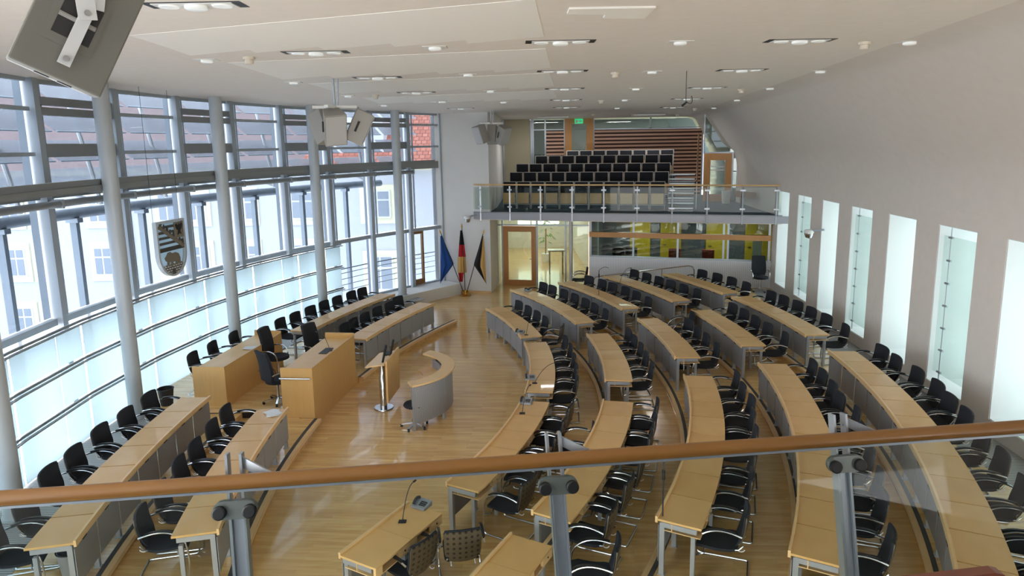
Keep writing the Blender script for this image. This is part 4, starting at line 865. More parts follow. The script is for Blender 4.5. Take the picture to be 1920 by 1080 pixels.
# ================================================================= PRESIDIUM DESKS
def box_desk(P, z0, z1, label, lip, rail=None):
    """P: near-front, far-front, far-back, near-back"""
    P = [Vector(p) for p in P]; c = sum(P, Vector((0, 0)))/4
    t = emp('presidium_desk', (c.x, c.y, z0), 0, label, 'desk', 'wooden presidium desks')
    u = (P[1]-P[0]).normalized(); n = (P[3]-P[0]).normalized()
    def pr(name, pts, a, b2, m): b = MB(); b.prism([tuple(p) for p in pts], a, b2); return obj(name, b, m, t)
    th = .035
    pr('front_panel', [P[0], P[1], P[1]+n*th, P[0]+n*th], z0, z1, 'panel_wood')
    pr('side_panel', [P[0]+n*th, P[3], P[3]+u*th, P[0]+u*th+n*th], z0, z1, 'panel_wood'); pr('side_panel', [P[1]+n*th, P[2], P[2]-u*th, P[1]-u*th+n*th], z0, z1, 'panel_wood')
    pr('worktop', [P[0]+u*th+n*th, P[1]-u*th+n*th, P[2]-u*th, P[3]+u*th], z1-.10, z1-.07, 'birch')
    pr('upstand', [P[1], P[2], P[2]-u*.03, P[1]-u*.03], z1, z1+.05, 'panel_wood')
    pr('upstand', [P[0]+n*.0, P[1], P[1]+n*.03, P[0]+n*.03], z1-.01, z1+.004, 'panel_wood')
    if rail:
        q0 = P[0]-u*.06+n*.02; q1 = P[3]-u*.06; b = MB(); b.tube([(q0.x, q0.y, z1-.2), (q1.x, q1.y, z1-.2)], .018)
        for q in (q0*.85+q1*.15, q0*.15+q1*.85): b.tube([(q.x, q.y, z1-.2), (q.x+u.x*.06, q.y+u.y*.06, z1-.2)], .012)
        obj('steel_bar', b, 'chrome', t, smooth=True)
    return t
box_desk([(-4.04, 12.9), (-3.74, 15.29), (-4.43, 15.37), (-4.70, 12.96)], .0, 1.2, 'tall closed wooden presidium desk with a steel bar on its end, facing the hall', .05, True)
box_desk([(-5.92, 13.19), (-5.60, 15.72), (-6.28, 15.85), (-6.61, 13.25)], .30, 1.16, 'lower closed wooden presidium desk behind the high-backed chairs', .05)
for i, (x, y, a) in enumerate(((-6.72, 14.15, 6), (-6.64, 14.95, 6), (-6.48, 15.75, 4))):
    put_chair(x, y, .30, R(a-5), 'black armchair behind the rear wooden presidium desk, %s from the camera' % ORDN[i], 'armchairs behind the rear presidium desk')
def gooseneck(x, y, z, dx, dy, h, label, rr=.006):
    t = emp('gooseneck_microphone', (x, y, z), 0, label, 'microphone', 'gooseneck microphones on the desks')
    b = MB(); b.box(x-.05, x+.05, y-.035, y+.035, z, z+.012); obj('base', b, 'black', t)
    pts = bez([(x, y, z+.01), (x+dx*.3, y+dy*.3, z+h*.7), (x+dx*.6, y+dy*.6, z+h), (x+dx, y+dy, z+h*.95)], 9); b = MB(); b.tube(pts, rr); obj('neck', b, 'dark', t, smooth=True)
    b = MB(); b.tube([pts[-1], pts[-1]+(pts[-1]-pts[-2]).normalized()*.05], .014); obj('capsule', b, 'black', t, smooth=True)
def phone(x, y, z, a, label):
    t = emp('desk_telephone', (x, y, z), R(a), label, 'telephone', 'grey delegate telephones'); 
    b = MB(); b.hexa([(-.11,-.09,0),(.11,-.09,0),(.11,.09,0),(-.11,.09,0),(-.11,-.09,.03),(.11,-.09,.03),(.11,.09,.07),(-.11,.09,.07)]); obj('body', b, 'alu', t, local=True)
    b = MB(); b.tube(bez([(-.08, -.07, .05), (-.09, -.02, .09), (-.09, .02, .11), (-.08, .07, .08)], 6), .02); obj('handset', b, 'dark', t, local=True, smooth=True)
    b = MB()
    for i in range(4):
        for j in range(3): b.box(-.01+i*.025, .005+i*.025, -.05+j*.03, -.035+j*.03, .04+j*.007, .052+j*.007)
    obj('keys', b, 'dark', t, local=True)
phone(.17, 16.8, .745, -20, 'grey telephone at the near end of the far stretch of the innermost desk arc')
phone(.34, 13.35, .745, 0, 'grey telephone at the near end of the middle stretch of the innermost desk arc')
phone(.22, 12.05, .745, -15, 'grey telephone at the far end of the near stretch of the innermost desk arc')
phone(-1.28, 8.42, .745, -30, 'large grey telephone on the straight desk at the bottom centre')
phone(.5, 21.2, .888, 60, 'flat dark conference unit at the far end of the second desk arc')
gooseneck(.33, 16.62, .742, .14, .12, .4, 'thin black gooseneck microphone beside the telephone on the far stretch of the innermost arc')
gooseneck(.42, 13.1, .742, .5, .1, .42, 'long black gooseneck microphone curving over the middle stretch of the innermost arc')
gooseneck(.14, 11.55, .742, .15, .35, .42, 'black gooseneck microphone at the far end of the near stretch of the innermost arc')
gooseneck(-1.48, 8.05, .742, .12, .3, .42, 'black gooseneck microphone standing on the straight desk at the bottom centre')
gooseneck(-4.05, 14.3, 1.13, -.28, .12, .42, 'slanting gooseneck microphone on the tall front presidium desk')
gooseneck(3.4, 20.9, 1.14, .35, .1, .5, 'black gooseneck microphone arching over the far stretch of the fourth desk arc')
b = MB(); b.obox((-4.13, 14.28), (.12, 1), .42, .18, 1.13, 1.14); thing('desk_socket_plate', b, 'dark', 'dark rectangular socket plate let into the top of the front presidium desk', 'socket plate')
def papers(x, y, z, a, label):
    t = emp('paper_stack', (x, y, z), R(a), label, 'papers', 'papers on the desks')
    for k in range(3): b = MB(); b.T = Matrix.Rotation(.25*k, 4, 'Z'); b.box(-.11, .11, -.15, .15, .006*k+.001, .006*k+.006); obj('sheet', b, 'paper', t, local=True)
papers(-4.3, 11.35, ZL[0]+.742, 20, 'small heap of white papers on the front left desk run beside the presidium'); papers(-5.95, 14.7, 1.095, 70, 'white papers lying on the rear presidium desk')
# ================================================================= LECTERN AND STENOGRAPHER DESK
t = emp('lectern', (-2.81, 13.75, 0), 0, 'wooden speaker lectern on a polished steel pillar in the open floor', 'lectern')
b = MB(); b.lathe([(.21, 0), (.21, .015), (.2, .03), (.09, .03), (.09, .03)], (-2.81, 13.75), 32); obj('base_plate', b, 'chrome', t, smooth=True)
b = MB(); b.lathe([(.075, .03), (.075, .7), (.062, .72), (.062, 1.0)], (-2.81, 13.75), 28); obj('pillar', b, 'chrome', t, smooth=True)
b = MB(); b.hexa([(-2.69,13.45,.23),(-2.65,13.45,.23),(-2.56,14.4,.23),(-2.60,14.4,.23),(-2.68,13.45,1.14),(-2.64,13.45,1.14),(-2.54,14.4,1.16),(-2.58,14.4,1.16)]); obj('front_panel', b, 'birch', t)
b = MB(); b.hexa([(-3.12,13.54,.97),(-2.69,13.42,1.06),(-2.60,14.4,1.06),(-3.0,14.5,.97),(-3.12,13.54,1.0),(-2.69,13.42,1.09),(-2.60,14.4,1.09),(-3.0,14.5,1.0)]); obj('reading_board', b, 'birch_light', t)
for y in (13.6, 14.0):
    x = -2.76+(y-13.6)*.22; b = MB(); b.tube([(x, y, 1.07), (x+.09, y, 1.45)], .024); obj('microphone', b, 'black', t, smooth=True)
b = MB(); b.box(-2.82, -2.68, 14.08, 14.3, 1.05, 1.10); obj('display', b, 'dark', t)
# curved stenographer desk
CS = (-2.55, 13.62); 
t = emp('stenographer_desk', (-1.5, 13.4, 0), 0, 'small semicircular desk with raised wooden counter and perforated grey front', 'desk')
b = MB(); b.arc(CS, 1.02, 1.30, -64, 60, .93, .965, 24); obj('counter', b, 'birch_light', t)
for k, (a0, a1) in enumerate(((-62, -25), (-24.5, 12), (12.5, 48))): b = MB(); b.arc(CS, 1.235, 1.245, a0, a1, .16, .90, 12); obj('modesty_panel', b, 'perf_%d' % k, t)
b = MB(); b.arc(CS, .62, 1.2, -50, 46, .70, .73, 20); obj('worktop', b, 'birch', t)
for a in (-62, -24, 12, 48): b = MB(); b.obox(pol(CS, 1.2, a), (math.cos(R(a)), math.sin(R(a))), .05, .05, 0, .93); obj('leg', b, 'silver', t)
b = MB(); b.arc(CS, .98, 1.0, 12, 40, .73, .9, 8); obj('console_panel', b, 'fascia', t)
# floor mic stands
def micstand(x, y, z, h, boom, label):
    t = emp('microphone_stand', (x, y, z), 0, label, 'microphone stand', 'microphone stands in the aisles')
    b = MB(); b.lathe([(.14, z), (.14, z+.02), (.03, z+.035)], (x, y), 24); obj('base', b, 'black', t)
    b = MB(); b.tube([(x, y, z+.03), (x, y, z+h)], .009); obj('stem', b, 'dark', t); b = MB(); b.lathe([(.02, z+h*.86), (.02, z+h*.93)], (x, y)); obj('clutch', b, 'black', t)
    if boom:
        b = MB(); b.tube(bez([(x, y, z+h), (x+boom[0]*.3, y+boom[1]*.3, z+h+.1), (x+boom[0]*.7, y+boom[1]*.7, z+h+.12), (x+boom[0], y+boom[1], z+h+.05)], 6), .007); obj('boom', b, 'dark', t)
micstand(1.8, 7.62, .0, 1.75, None, 'black floor microphone stand with round foot at the near end of the middle desk arc')
micstand(3.95, 15.25, .281, 1.5, None, 'black floor microphone stand between the middle and near stretches of the middle arc')
micstand(2.6, 19.8, .281, 1.5, (.3, .1), 'black boom microphone stand by the near end of the far stretch of the fourth arc')
# bins
def bin_(x, y, z, m, label):
    t = emp('waste_bin', (x, y, z), 0, label, 'waste bin', 'waste bins'); b = MB(); b.lathe([(.12, z), (.155, z+.34), (.165, z+.35), (.145, z+.35), (.11, z+.02)], (x, y), 24); obj('body', b, m, t, smooth=True)
    b = MB(); b.tube([(x+.16*math.cos(2*math.pi*k/20), y+.16*math.sin(2*math.pi*k/20), z+.35) for k in range(20)], .008, 6, True); obj('rim', b, 'dark', t)
bin_(-7.25, 13.35, .32, 'dark', 'dark grey waste bin on the platform by the glass wall near the rear presidium desk'); bin_(-5.62, 7.75, .27, 'silver', 'silver waste bin under the near end of the rear left desk run')
# ================================================================= FLAGS
ft = emp('flag_stand', (-1.77, 24.6, 0), 0, 'brass stand with three dark flag poles by the white wall', 'flag stand')
b = MB(); b.lathe([(.2, 0), (.22, .02), (.06, .05), (.05, .2), (.03, .22)], (-1.77, 24.6), 24)
for a in range(3): q = 2*math.pi*a/3; b.tube([(-1.77+.1*math.cos(q), 24.6+.1*math.sin(q), .03), (-1.77+.12*math.cos(q), 24.6+.12*math.sin(q), .18)], .03)
obj('base', b, 'gold', ft, smooth=True)
tips = [(-2.62, 24.85, 2.3), (-1.84, 24.8, 2.5), (-1.06, 24.6, 2.3)]
base = Vector((-1.77, 24.6, .12))
for i, tp in enumerate(tips):
    b = MB(); b.tube([base+Vector(((i-1)*.06, 0, 0)), tp], .014); pl = obj('pole', b, 'dark', ft); tv = Vector(tp)
    b = MB(); d_ = (tv-base).normalized(); b.tube([tv, tv+d_*.08, tv+d_*.2], [.02, .03, .003]); obj('finial', b, 'gold', pl)
def flag(i, cols, label, sgn):
    tp = Vector(tips[i]); t = emp('flag', tuple(tp), 0, label, 'flag', 'flags by the white wall'); H = 1.72
    lean = (base.x-tp.x)/(tp.z-base.z)
    for s, (m, u0, u1) in enumerate(cols):
        b = MB(); V = []; Fc = []; nz, nu = 16, 6
        for a in range(nz+1):
            v = a/nz; z = tp.z-.06-H*v
            xp = tp.x+lean*(.06+H*min(v, .62)); xo = tp.x-math.copysign(.03+.06*v, lean)
            if v > .62: xp = xp+(xo-xp)*((v-.62)/.38)*.92
            for k in range(nu+1):
                u = u0+(u1-u0)*k/nu; V.append((xp+(xo-xp)*u, tp.y-.06+.04*math.sin(u*13+v*3)*min(1, v*3), z-.1*u*(v > .6)))
        for a in range(nz):
            for k in range(nu): q = a*(nu+1)+k; Fc.append((q, q+1, q+nu+2, q+nu+1))
        b.add(V, Fc); o = obj('cloth_field', b, m, t, smooth=True); sm = o.modifiers.new('cloth', 'SOLIDIFY'); sm.thickness = .004
    return t
flag(0, [('flag_blue', 0, 1)], 'blue flag hanging on the left pole by the white wall', 1)
f_ = emp('flag', tips[1], 0, 'black, red and gold flag hanging on the middle pole', 'flag', 'flags by the white wall')
for m, z0, z1, w0, w1, k in (('flag_black', 2.44, 1.9, .04, .10, 0), ('flag_red', 1.9, 1.45, .10, .14, 0), ('flag_gold', 1.45, .85, .14, .17, 1), ('flag_red', .85, .5, .10, .06, 3)):
    b = MB(); V = []; Fc = []
    for a in range(7):
        v = a/6; w = w0+(w1-w0)*v
        for j in range(7): u = j/6*2-1; V.append((-1.86+u*w-.02*k, 24.72+.04*math.sin(u*6+k), z0+(z1-z0)*v))
    for a in range(6):
        for j in range(6): q = a*7+j; Fc.append((q, q+1, q+8, q+7))
    b.add(V, Fc); o = obj('cloth_field', b, m, f_, smooth=True); sm = o.modifiers.new('cloth', 'SOLIDIFY'); sm.thickness = .004
b = MB(); b.plate([(0, 0), (.08, .03), (.05, -.5)], (-1.84, 24.74, .95), (1, 0, 0), (0, 0, 1), .004); obj('cloth_tip', b, 'flag_gold', f_)
t = flag(2, [('flag_black', 0, .55), ('flag_gold', .55, 1)], 'gold and black flag hanging on the right pole', 1)
# ================================================================= COAT OF ARMS hanging before the glass
e0 = Vector((-7.40, 13.78, 0)); e1 = Vector((-7.28, 14.74, 0)); eu = (e1-e0).normalized(); en = Vector((eu.y, -eu.x, 0)); uz = Vector((0, 0, 1))
t = emp('hanging_coat_of_arms', tuple(e0+Vector((0, .48, 2.88))), 0, 'shield with striped upper half, walking bear and battlement hanging before the glass wall', 'coat of arms')
Wd, Hd = .97, 1.2
def sh(x, y): return (x, y)
outl = [(0, 1.2), (.97, 1.2), (.97, .55)] + [(.485+.485*math.cos(R(a)), .5+.5*math.sin(R(a))) for a in range(-6, -180, -12)] + [(0, .5)]
o0 = e0+Vector((0, 0, 2.88))
b = MB(); b.plate(outl, o0-en*.0, eu, uz, .05); 
inn = [(.485+(x-.485)*.90, .6+(y-.6)*.93) for x, y in outl]; n = len(outl); b = MB()
P = [o0+eu*x+uz*y for x, y in outl]; Q = [o0+eu*x+uz*y for x, y in inn]; P2 = [p+en*.09 for p in P]; Q2 = [p+en*.09 for p in Q]
b.add(P+Q+P2+Q2, [(i, (i+1)%n, n+(i+1)%n, n+i) for i in range(n)]+[(2*n+i, 3*n+i, 3*n+(i+1)%n, 2*n+(i+1)%n) for i in range(n)]+[(i, 2*n+i, 2*n+(i+1)%n, (i+1)%n) for i in range(n)]+[(n+i, n+(i+1)%n, 3*n+(i+1)%n, 3*n+i) for i in range(n)])
obj('rim', b, 'column', t)
b = MB(); b.plate(inn, o0+en*.02, eu, uz, .01); obj('pane', b, 'frost', t)
for k in range(5): b = MB(); b.plate([(.05, 1.10-k*.115), (.92, 1.10-k*.115), (.92, 1.045-k*.115), (.05, 1.045-k*.115)], o0+en*.05, eu, uz, .012); obj('stripe', b, 'shield_bar', t)
b = MB(); b.plate([(.05, .55), (.92, .55), (.92, .60), (.05, .60)], o0+en*.05, eu, uz, .012); obj('stripe', b, 'shield_bar', t)
b = MB(); b.plate([(.06, 1.08), (.14, 1.14), (.93, .64), (.86, .57)], o0+en*.062, eu, uz, .014); obj('diagonal_wreath', b, 'shield_bear', t)
b = MB()
for k in range(8): x = .12+k*.1; y = 1.13-k*.065; b.plate([(x, y+.01), (x+.05, y+.075), (x+.09, y+.02), (x+.05, y-.03)], o0+en*.066, eu, uz, .014)
obj('wreath_leaves', b, 'shield_bar', t)
b = MB(); b.plate([(.60, 1.14), (.92, 1.14), (.92, .80), (.60, .80)], o0+en*.07, eu, uz, .012); cn = obj('canton', b, 'shield_bear', t)
b = MB(); b.plate([(.76, 1.11), (.79, 1.06), (.84, 1.11), (.89, 1.08), (.84, .98), (.79, .96), (.83, .86), (.76, .89), (.69, .86), (.73, .96), (.68, .98), (.63, 1.08), (.68, 1.11), (.73, 1.06)], o0+en*.085, eu, uz, .008); obj('eagle', b, 'black', cn)
bear = [(.22, .42), (.25, .36), (.30, .33), (.28, .24), (.34, .24), (.37, .32), (.42, .31), (.40, .21), (.46, .21), (.50, .31), (.58, .30), (.57, .21), (.63, .21), (.66, .29), (.68, .22), (.74, .23), (.75, .36), (.70, .46), (.60, .50), (.48, .49), (.42, .53), (.34, .52), (.28, .46)]
b = MB(); b.plate(bear, o0+en*.05, eu, uz, .014); obj('bear', b, 'shield_bear', t)
b = MB(); wl = [(.10, .22)] + [(x, y) for k in range(6) for x, y in ((.12+k*.125, .27), (.18+k*.125, .27), (.18+k*.125, .235), (.24+k*.125, .235))][:23] + [(.87, .24)] + [(.485+.42*math.cos(R(a)), .45+.42*math.sin(R(a))) for a in range(-35, -146, -10)]
b.plate(wl, o0+en*.05, eu, uz, .014); obj('battlement', b, 'brick', t)
b = MB(); b.plate([(.43, .01), (.54, .01), (.54, .12), (.485, .17), (.43, .12)], o0+en*.066, eu, uz, .008); obj('gateway', b, 'shield_bar', t)
for s in (.04, .93): b = MB(); p = o0+eu*s+uz*1.2; b.tube([p, p+Vector((0, 0, zc(14)-4.08))], .004, 5); obj('suspension_wire', b, 'dark', t)
# ================================================================= SPEAKERS
def axes_from(fwd, roll=0):
    f = Vector(fwd).normalized(); r = f.cross(Vector((0, 0, 1))).normalized(); u = r.cross(f); q = Matrix.Rotation(roll, 3, f); return f, q @ r, q @ u
def spbox(t, c, fwd, roll, w, h, d, depth_front=True):
    f, r, u = axes_from(fwd, roll); c = Vector(c); b = MB(); P = []
    for yy, sc in ((-d/2, .72), (d/2, 1)):
        for a, e in ((-1,-1),(1,-1),(1,1),(-1,1)): P.append(c+f*yy+r*a*w/2*sc+u*e*h/2)
    b.add(P, [(3,2,1,0),(4,5,6,7),(0,1,5,4),(1,2,6,5),(2,3,7,6),(3,0,4,7)]); cab = obj('cabinet', b, 'speaker', t, bevel=.012)
    b = MB(); P = [c+f*(d/2+.004)+r*a*w*.45+u*e*h*.46 for a, e in ((-1,-1),(1,-1),(1,1),(-1,1))]; b.hexa(P+[p+f*.01 for p in P]); obj('grille', b, 'speaker_light', cab)
    b = MB(); P = [c-f*.05+r*(w*.44)*s+u*e*.1 for s, e in ((1, -1), (1, 1))]; b.tube(P, .02); obj('handle', b, 'speaker_dark', cab)
    return cab
def cluster(top, z0, boxes, label):
    t = emp('speaker_cluster', (top[0], top[1], z0), 0, label, 'loudspeaker', 'hanging loudspeaker clusters')
    b = MB(); b.beam((top[0]-.03, top[1], zc(top[1])), (top[0]-.03, top[1], z0), .03, .05, up=(0,1,0)); b.beam((top[0]+.05, top[1], zc(top[1])), (top[0]+.02, top[1], z0), .03, .03, up=(0,1,0)); obj('hanger', b, 'alu', t)
    b = MB(); b.beam((top[0]-.42, top[1]-.1, z0), (top[0]+.38, top[1]+.05, z0), .1, .05); b.beam((top[0]-.1, top[1]-.35, z0), (top[0]+.1, top[1]+.35, z0), .08, .05); obj('crossbar', b, 'white', t)
    for c, fwd, roll in boxes:
        spbox(t, c, fwd, roll, .42, .62, .34); b = MB(); b.beam((c[0], c[1], z0), (c[0], c[1], c[2]+.18), .02, .03, up=(0,1,0)); obj('bracket', b, 'alu', t)
cluster((-3.27, 13.0), 6.30, [((-3.30, 12.85, 5.93), (.45, -.8, -.45), .1), ((-2.88, 13.1, 5.93), (1, .3, -.5), .1), ((-3.55, 13.2, 5.95), (-.6, .5, -.4), 0)], 'hanging cluster of grey loudspeakers before the third column')
cluster((-.62, 23.85), 6.28, [((-1.0, 23.8, 5.92), (-.7, -.6, -.3), .05), ((-.25, 23.8, 5.88), (.7, -.6, -.4), .12), ((-.62, 24.1, 5.9), (.2, .9, -.3), 0)], 'hanging cluster of grey loudspeakers by the far white wall')
# large near speaker, top left
def camray(px, py, dep):
    u = (px-960)/F_PX; v = (py-484)/F_PX; return Vector((0, 0, EYE))+(_f+_r*u-_u*v)*dep
cA = Vector((-1.962, 3.353, 5.86))
t = emp('near_loudspeaker', (-2.35, 3.35, 6.3), 0, 'big grey loudspeaker hanging at the top left, its back with handle plate towards the camera', 'loudspeaker')
def near_speaker():
    c0 = Vector((NS['c0'])); e1 = Vector(NS['e1']).normalized(); e2 = Vector(NS['e2']).normalized(); nn = Vector(NS['n']).normalized(); w = NS['w']; h = .66
    def q(a, b_, d): return c0+e1*a+e2*b_+nn*d
    b = MB(); b.hexa([q(0,0,0), q(w,0,0), q(w,h,0), q(0,h,0), q(0,-.005,.12), q(w,-.005,.12), q(w,h+.005,.12), q(0,h+.005,.12)])
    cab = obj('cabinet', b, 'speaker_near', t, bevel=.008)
    b = MB(); b.hexa([q(0,0,.12), q(w,0,.12), q(w,h,.12), q(0,h,.12), q(.05,.0,.30), q(w-.01,.0,.30), q(w-.01,h,.30), q(.05,h,.30)]); obj('baffle', b, 'speaker_light', t)
    def plate(x0, x1, y0, y1, d0, d1, m, nm, par): b = MB(); b.hexa([q(x0,y0,d1), q(x1,y0,d1), q(x1,y1,d1), q(x0,y1,d1), q(x0,y0,d0), q(x1,y0,d0), q(x1,y1,d0), q(x0,y1,d0)]); return obj(nm, b, m, par)
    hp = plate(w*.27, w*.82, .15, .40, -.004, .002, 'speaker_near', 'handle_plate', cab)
    for x0, x1 in ((.33, .50), (.55, .74)): plate(w*x0, w*x1, .19, .37, -.006, -.003, 'speaker_dark', 'handle_recess', cab)
    b = MB(); b.tube([q(w*.34, .28, -.012), q(w*.74, .28, -.012)], .011); obj('carry_bar', b, 'speaker', cab, smooth=True)
    b = MB(); b.hexa([q(w*.42,.07,-.03), q(w*.56,.07,-.03), q(w*.56,.36,-.03), q(w*.42,.36,-.03), q(w*.42,.07,-.022), q(w*.56,.07,-.022), q(w*.56,.36,-.022), q(w*.42,.36,-.022)]); obj('yoke_strap', b, 'white', t)
    c = q(w*.49, .33, -.034); up = Vector((0, 0, 1)); side = e1.cross(nn).normalized()
    b = MB(); top = Vector((c.x+.03, c.y, zc(c.y))); b.beam(c-Vector((0, 0, .03)), (c.x-.02, c.y-.02, 6.72), .075, .01, up=tuple(nn)); b.beam((c.x+.02, c.y+.04, c.z+.02), (c.x+.12, c.y+.06, 6.72), .06, .01, up=tuple(nn)); b.beam((c.x+.04, c.y, 6.70), top, .08, .08, up=(0, 1, 0)); obj('hanger', b, 'white', t)
    b = MB()
    for bb_, yy in ((.49, .10), (.49, .33)): p = q(w*bb_, yy, -.032); b.tube([p, p-nn*.012], .014, 10)
    obj('bolt', b, 'chrome', t)
    b = MB(); b.tube(bez([q(w*.9, .62, -.02), q(w*1.0, .50, -.03), q(w*1.25, .5, -.02), q(w*1.3, .66, .0)], 8), .005); obj('cable', b, 'dark', t, smooth=True)
    for k in (.3, .55): b = MB(); b.hexa([q(w*k,-.008,.06), q(w*(k+.16),-.008,.06), q(w*(k+.16),-.004,.07), q(w*k,-.004,.07), q(w*k,-.008,.075), q(w*(k+.16),-.008,.075), q(w*(k+.16),-.004,.075), q(w*k,-.004,.075)]); obj('slot', b, 'speaker_dark', cab)
NS = dict(c0=(-1.947, 3.288, 5.808), e1=(-.69, -.572, .444), e2=(.391, .222, .893), n=(-.61, .789, .071), w=.378)
near_speaker()
# ================================================================= CEILING LUMINAIRES, DETECTORS
TRI = [(-2.88, 6.52), (-2.65, 9.6), (-2.44, 12.87), (-2.18, 16.19), (-1.88, 19.23), (-1.59, 22.47), (0.67, 9.02), (0.95, 12.33), (1.27, 15.85), (1.59, 19.4), (1.89, 22.83), (3.86, 9.26), (4.24, 12.63), (4.64, 16.19), (5.09, 19.77), (5.66, 23.82)]
SING = [(-4.4, 10.16), (-4.19, 13.47), (-3.92, 16.77), (-3.71, 20.35), (-0.98, 9.3), (-0.74, 12.59), (-0.44, 16.09), (-0.17, 19.84), (2.26, 9.19), (2.61, 12.65), (2.96, 16.16), (3.31, 19.79), (3.69, 23.59), (5.47, 9.52), (5.85, 13.03), (6.28, 16.63), (6.8, 20.58), (7.28, 24.5)]
SM = [(-3.71, 9.96), (-3.24, 16.74), (1.95, 12.72), (2.64, 19.85), (4.85, 9.5), (5.65, 16.81), (6.66, 24.69), (3.36, 27.66), (5.07, 28.2), (7.04, 28.82)]
M['lampglass'] = mat('lamp_glass_disc', (236, 240, 238), .25, emit=.06)
def lum_col(k): return 'left', k
tl = ['left column', 'middle column', 'right column']
for i, (x, y) in enumerate(TRI):
    col = 0 if i < 6 else 1 if i < 11 else 2; nth = i-(0, 6, 11)[col]; z = zc(y)
    t = emp('ceiling_luminaire', (x, y, z), 0, 'long black-edged ceiling luminaire with three lamps, %s, %s from the camera' % (tl[col], ORDN[nth]), 'ceiling light', 'long recessed ceiling luminaires')
    b = MB(); b.box(x-.45, x+.45, y-.13, y+.13, z-.004, z+.01); obj('black_frame', b, 'black', t)
    b = MB(); b.box(x-.37, x+.37, y-.105, y+.105, z-.012, z-.003); obj('insert_plate', b, 'white', t)
    for s in (-1, 1): b = MB(); b.lathe([(.085, z-.022), (.095, z-.012)], (x+s*.245, y), 20); obj('lamp_disc', b, 'lampglass', t, smooth=True)
    b = MB(); b.lathe([(.085, z-.045), (.1, z-.038), (.1, z-.012)], (x, y), 20); obj('centre_spot', b, 'lampglass', t, smooth=True)
sc = ['far left', 'centre left', 'centre right', 'rightmost']
for i, (x, y) in enumerate(SING):
    col = 0 if i < 4 else 1 if i < 8 else 2 if i < 13 else 3; nth = i-(0, 4, 8, 13)[col]; z = zc(y)
    t = emp('ceiling_spot', (x, y, z), 0, 'single white ceiling spotlight, %s column, %s from the camera' % (sc[col], ORDN[nth]), 'ceiling light', 'single ceiling spotlights')
    b = MB(); b.box(x-.16, x+.16, y-.1, y+.1, z-.008, z+.01); obj('plate', b, 'white', t); b = MB(); b.lathe([(.07, z-.045), (.085, z-.035), (.085, z-.01)], (x, y), 20); obj('lamp', b, 'lampglass', t, smooth=True)
for i, (x, y) in enumerate(SM):
    z = zc(y); t = emp('smoke_detector', (x, y, z), 0, 'small cream smoke detector on the ceiling, %s of ten counted from the camera' % ORDN[sorted(range(len(SM)), key=lambda k: SM[k][1]).index(i)], 'smoke detector', 'smoke detectors')
    b = MB(); b.lathe([(.045, z-.1), (.06, z-.09), (.06, z-.03)], (x, y), 16); obj('head', b, 'cream', t, smooth=True); b = MB(); b.lathe([(.085, z-.035), (.085, z+.005)], (x, y), 16); obj('socket', b, 'cream', t)
t = emp('hanging_microphone', (3.24, 12.65, 6.2), 0, 'thin rod with a small black microphone hanging from the ceiling', 'microphone')
b = MB(); b.tube([(3.24, 12.65, 6.84), (3.24, 12.65, 6.28)], .006); obj('rod', b, 'dark', t)
b = MB(); b.tube([(3.17, 12.65, 6.2), (3.26, 12.65, 6.27)], .02); b.tube(bez([(3.26, 12.65, 6.27), (3.3, 12.6, 6.2), (3.4, 12.65, 6.25), (3.34, 12.65, 6.38)], 8), .006); obj('capsule', b, 'dark', t)
def dome(p, wp, label):
    t = emp('dome_camera', p, 0, label, 'camera'); x, y, z = p
    b = MB(); b.lathe([(.02, z-.16), (.09, z-.13), (.12, z-.04), (.12, z)], (x, y), 20); obj('dome', b, 'chrome', t, smooth=True)
    b = MB(); b.lathe([(.13, z), (.12, z+.08), (.05, z+.1)], (x, y), 20); obj('housing', b, 'white', t, smooth=True); b = MB(); b.beam((x, y, z+.06), wp, .05, .05); obj('arm', b, 'alu', t)
dome((8.3, 18.6, 2.98), (wx(18.3)-.0, 18.3, 3.1), 'silver dome camera on a bracket on the right wall between windows')
dome((-1.62, 24.7, 2.88), (-1.2, 24.98, 3.0), 'small white dome camera under the left end of the far gallery')
b = MB(); b.box(-6.5, 8.5, -3.2, -3.0, 2.75, 7.2); struct('wall_near', b, 'white_wall')
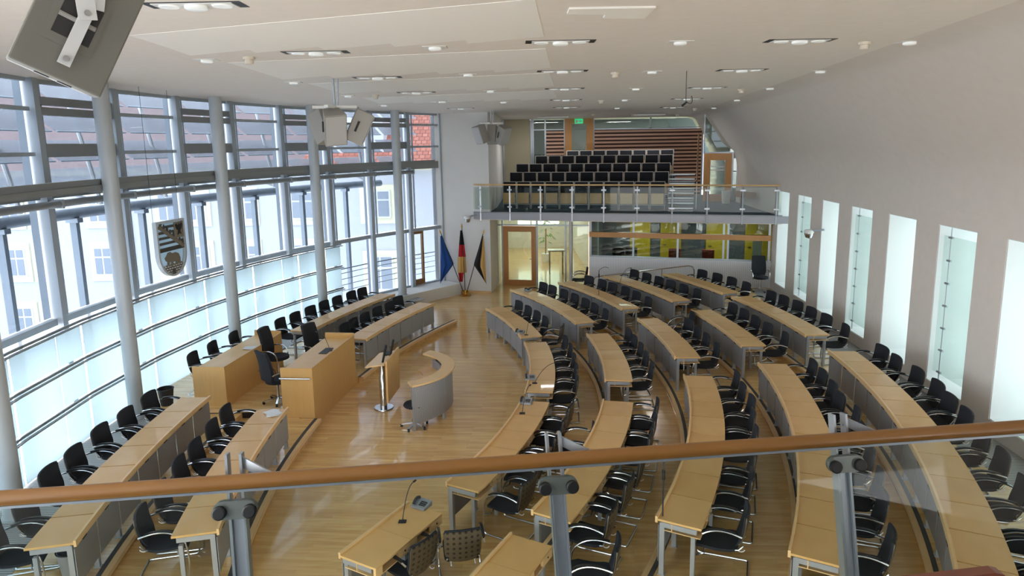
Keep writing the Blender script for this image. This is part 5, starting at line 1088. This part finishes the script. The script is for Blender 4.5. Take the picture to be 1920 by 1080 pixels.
# ================================================================= NEAR BALUSTRADE AND GALLERY EDGE
LA = Vector((-2.24, 2.71, 4.08)); LB = Vector((2.63, 3.27, 4.08)); LU = (LB-LA).normalized(); PD = Vector((-.058, .171, 1)).normalized(); LN = LU.cross(PD).normalized()
if LN.y > 0: LN = -LN      # towards the camera
t = emp('near_balustrade', tuple((LA+LB)/2-Vector((0, 0, 1.05))), 0, 'balustrade close to the camera with round wooden handrail, steel posts and glass panels', 'balustrade')
A2 = LA-LU*2.2; B2 = LB+LU*2.0
b = MB(); b.tube([A2, B2], .034, 20); obj('handrail', b, 'rail_wood', t, smooth=True)
b = MB(); b.beam(A2-Vector((0, 0, .04)), B2-Vector((0, 0, .04)), .02, .012); obj('rail_strip', b, 'alu', t)
SP = [.965, 2.455, 3.93, -.53, 5.4]
for s in SP:
    c = LA+LU*s-LN*.075; b = MB()
    for e in (-.032, .032):
        b.beam(c+LU*e+PD*.11, c+LU*e-PD*1.25, .012, .05, up=tuple(LN))
    b.beam(c-PD*.16, c-PD*1.25, .05, .012, up=tuple(LN)); pst = obj('post', b, 'alu', t)
    b = MB(); tri = [c+PD*.10-LU*0, c+PD*.03, LA+LU*(s+.10)-LN*.02-PD*.02, LA+LU*(s+.10)-LN*.02]; b.beam(c+PD*.07+LU*.03, LA+LU*(s+.17)-LN*.03+PD*.0, .01, .045, up=tuple(PD)); obj('rail_bracket', b, 'alu', pst)
    cc = LA+LU*s-LN*.035-PD*.135; b = MB(); P = []
    for k in range(9): a = R(90+22.5*k); P.append((-.055+.042*math.cos(a), .042*math.sin(a)))
    for k in range(9): a = R(-90+22.5*k); P.append((.055+.042*math.cos(a), .042*math.sin(a)))
    b.plate(P, cc+LN*.012, LU, PD, -.03); cl_ = obj('glass_clamp', b, 'clampgrey', pst)
    for e in (-.066, .066):
        b = MB(); p = cc+LU*e-PD*.006+LN*.01; b.tube([p, p+LN*.02, p+LN*.024], [.031, .031, .024], 24); cp = obj('clamp_cap', b, 'black', cl_)
ss = sorted(SP)
for s0, s1 in zip([-2.0]+ss, ss+[6.8]):
    b = MB(); a = LA+LU*(s0+.035)-LN*.03; c = LA+LU*(s1-.035)-LN*.03
    b.hexa([a-PD*.055, c-PD*.055, c-PD*.055-LN*.01, a-PD*.055-LN*.01, a-PD*.98, c-PD*.98, c-PD*.98-LN*.01, a-PD*.98-LN*.01]); obj('glass_panel', b, 'railglass', t)
b = MB(); g0 = A2-PD*1.2; g1 = B2-PD*1.2
b.prism([(g0.x, g0.y+.1), (g1.x, g1.y+.1), (g1.x, -3), (g0.x, -3)], 2.75, 2.98); struct('floor_near_gallery', b, 'blue_carpet')
for i, (x0, x1, lab) in enumerate(((.62, 1.235, 'curved reddish wooden seat back cut by the bottom right corner'), (1.31, 1.9, 'second reddish wooden seat back at the very bottom right edge'))):
    t = emp('wooden_chair', ((x0+x1)/2, 1.5, 2.98), 0, lab, 'chair', 'wooden chairs in the near gallery')
    b = MB(); P = [(x0+.03, 4.1), (x1, 4.1), (x1+.02, 4.42)] + [(x1+.0-.04+.04*math.cos(R(a)), 4.45+.035*math.sin(R(a))) for a in (0, 30, 60, 90)] + [((x0+x1)/2, 4.455), (x0+.05, 4.43), (x0, 4.38)]
    b.plate(P, (0, 1.55, 0), (1, 0, 0), (0, 0, 1), .03); obj('backrest', b, 'dark_wood', t)
    b = MB()
    for x in (x0+.06, x1-.06): b.box(x-.02, x+.02, 1.50, 1.545, 2.98, 4.2)
    obj('leg', b, 'alu', t); b = MB(); b.box(x0+.04, x1-.02, 1.08, 1.5, 3.6, 3.63); obj('seat', b, 'dark_wood', t)
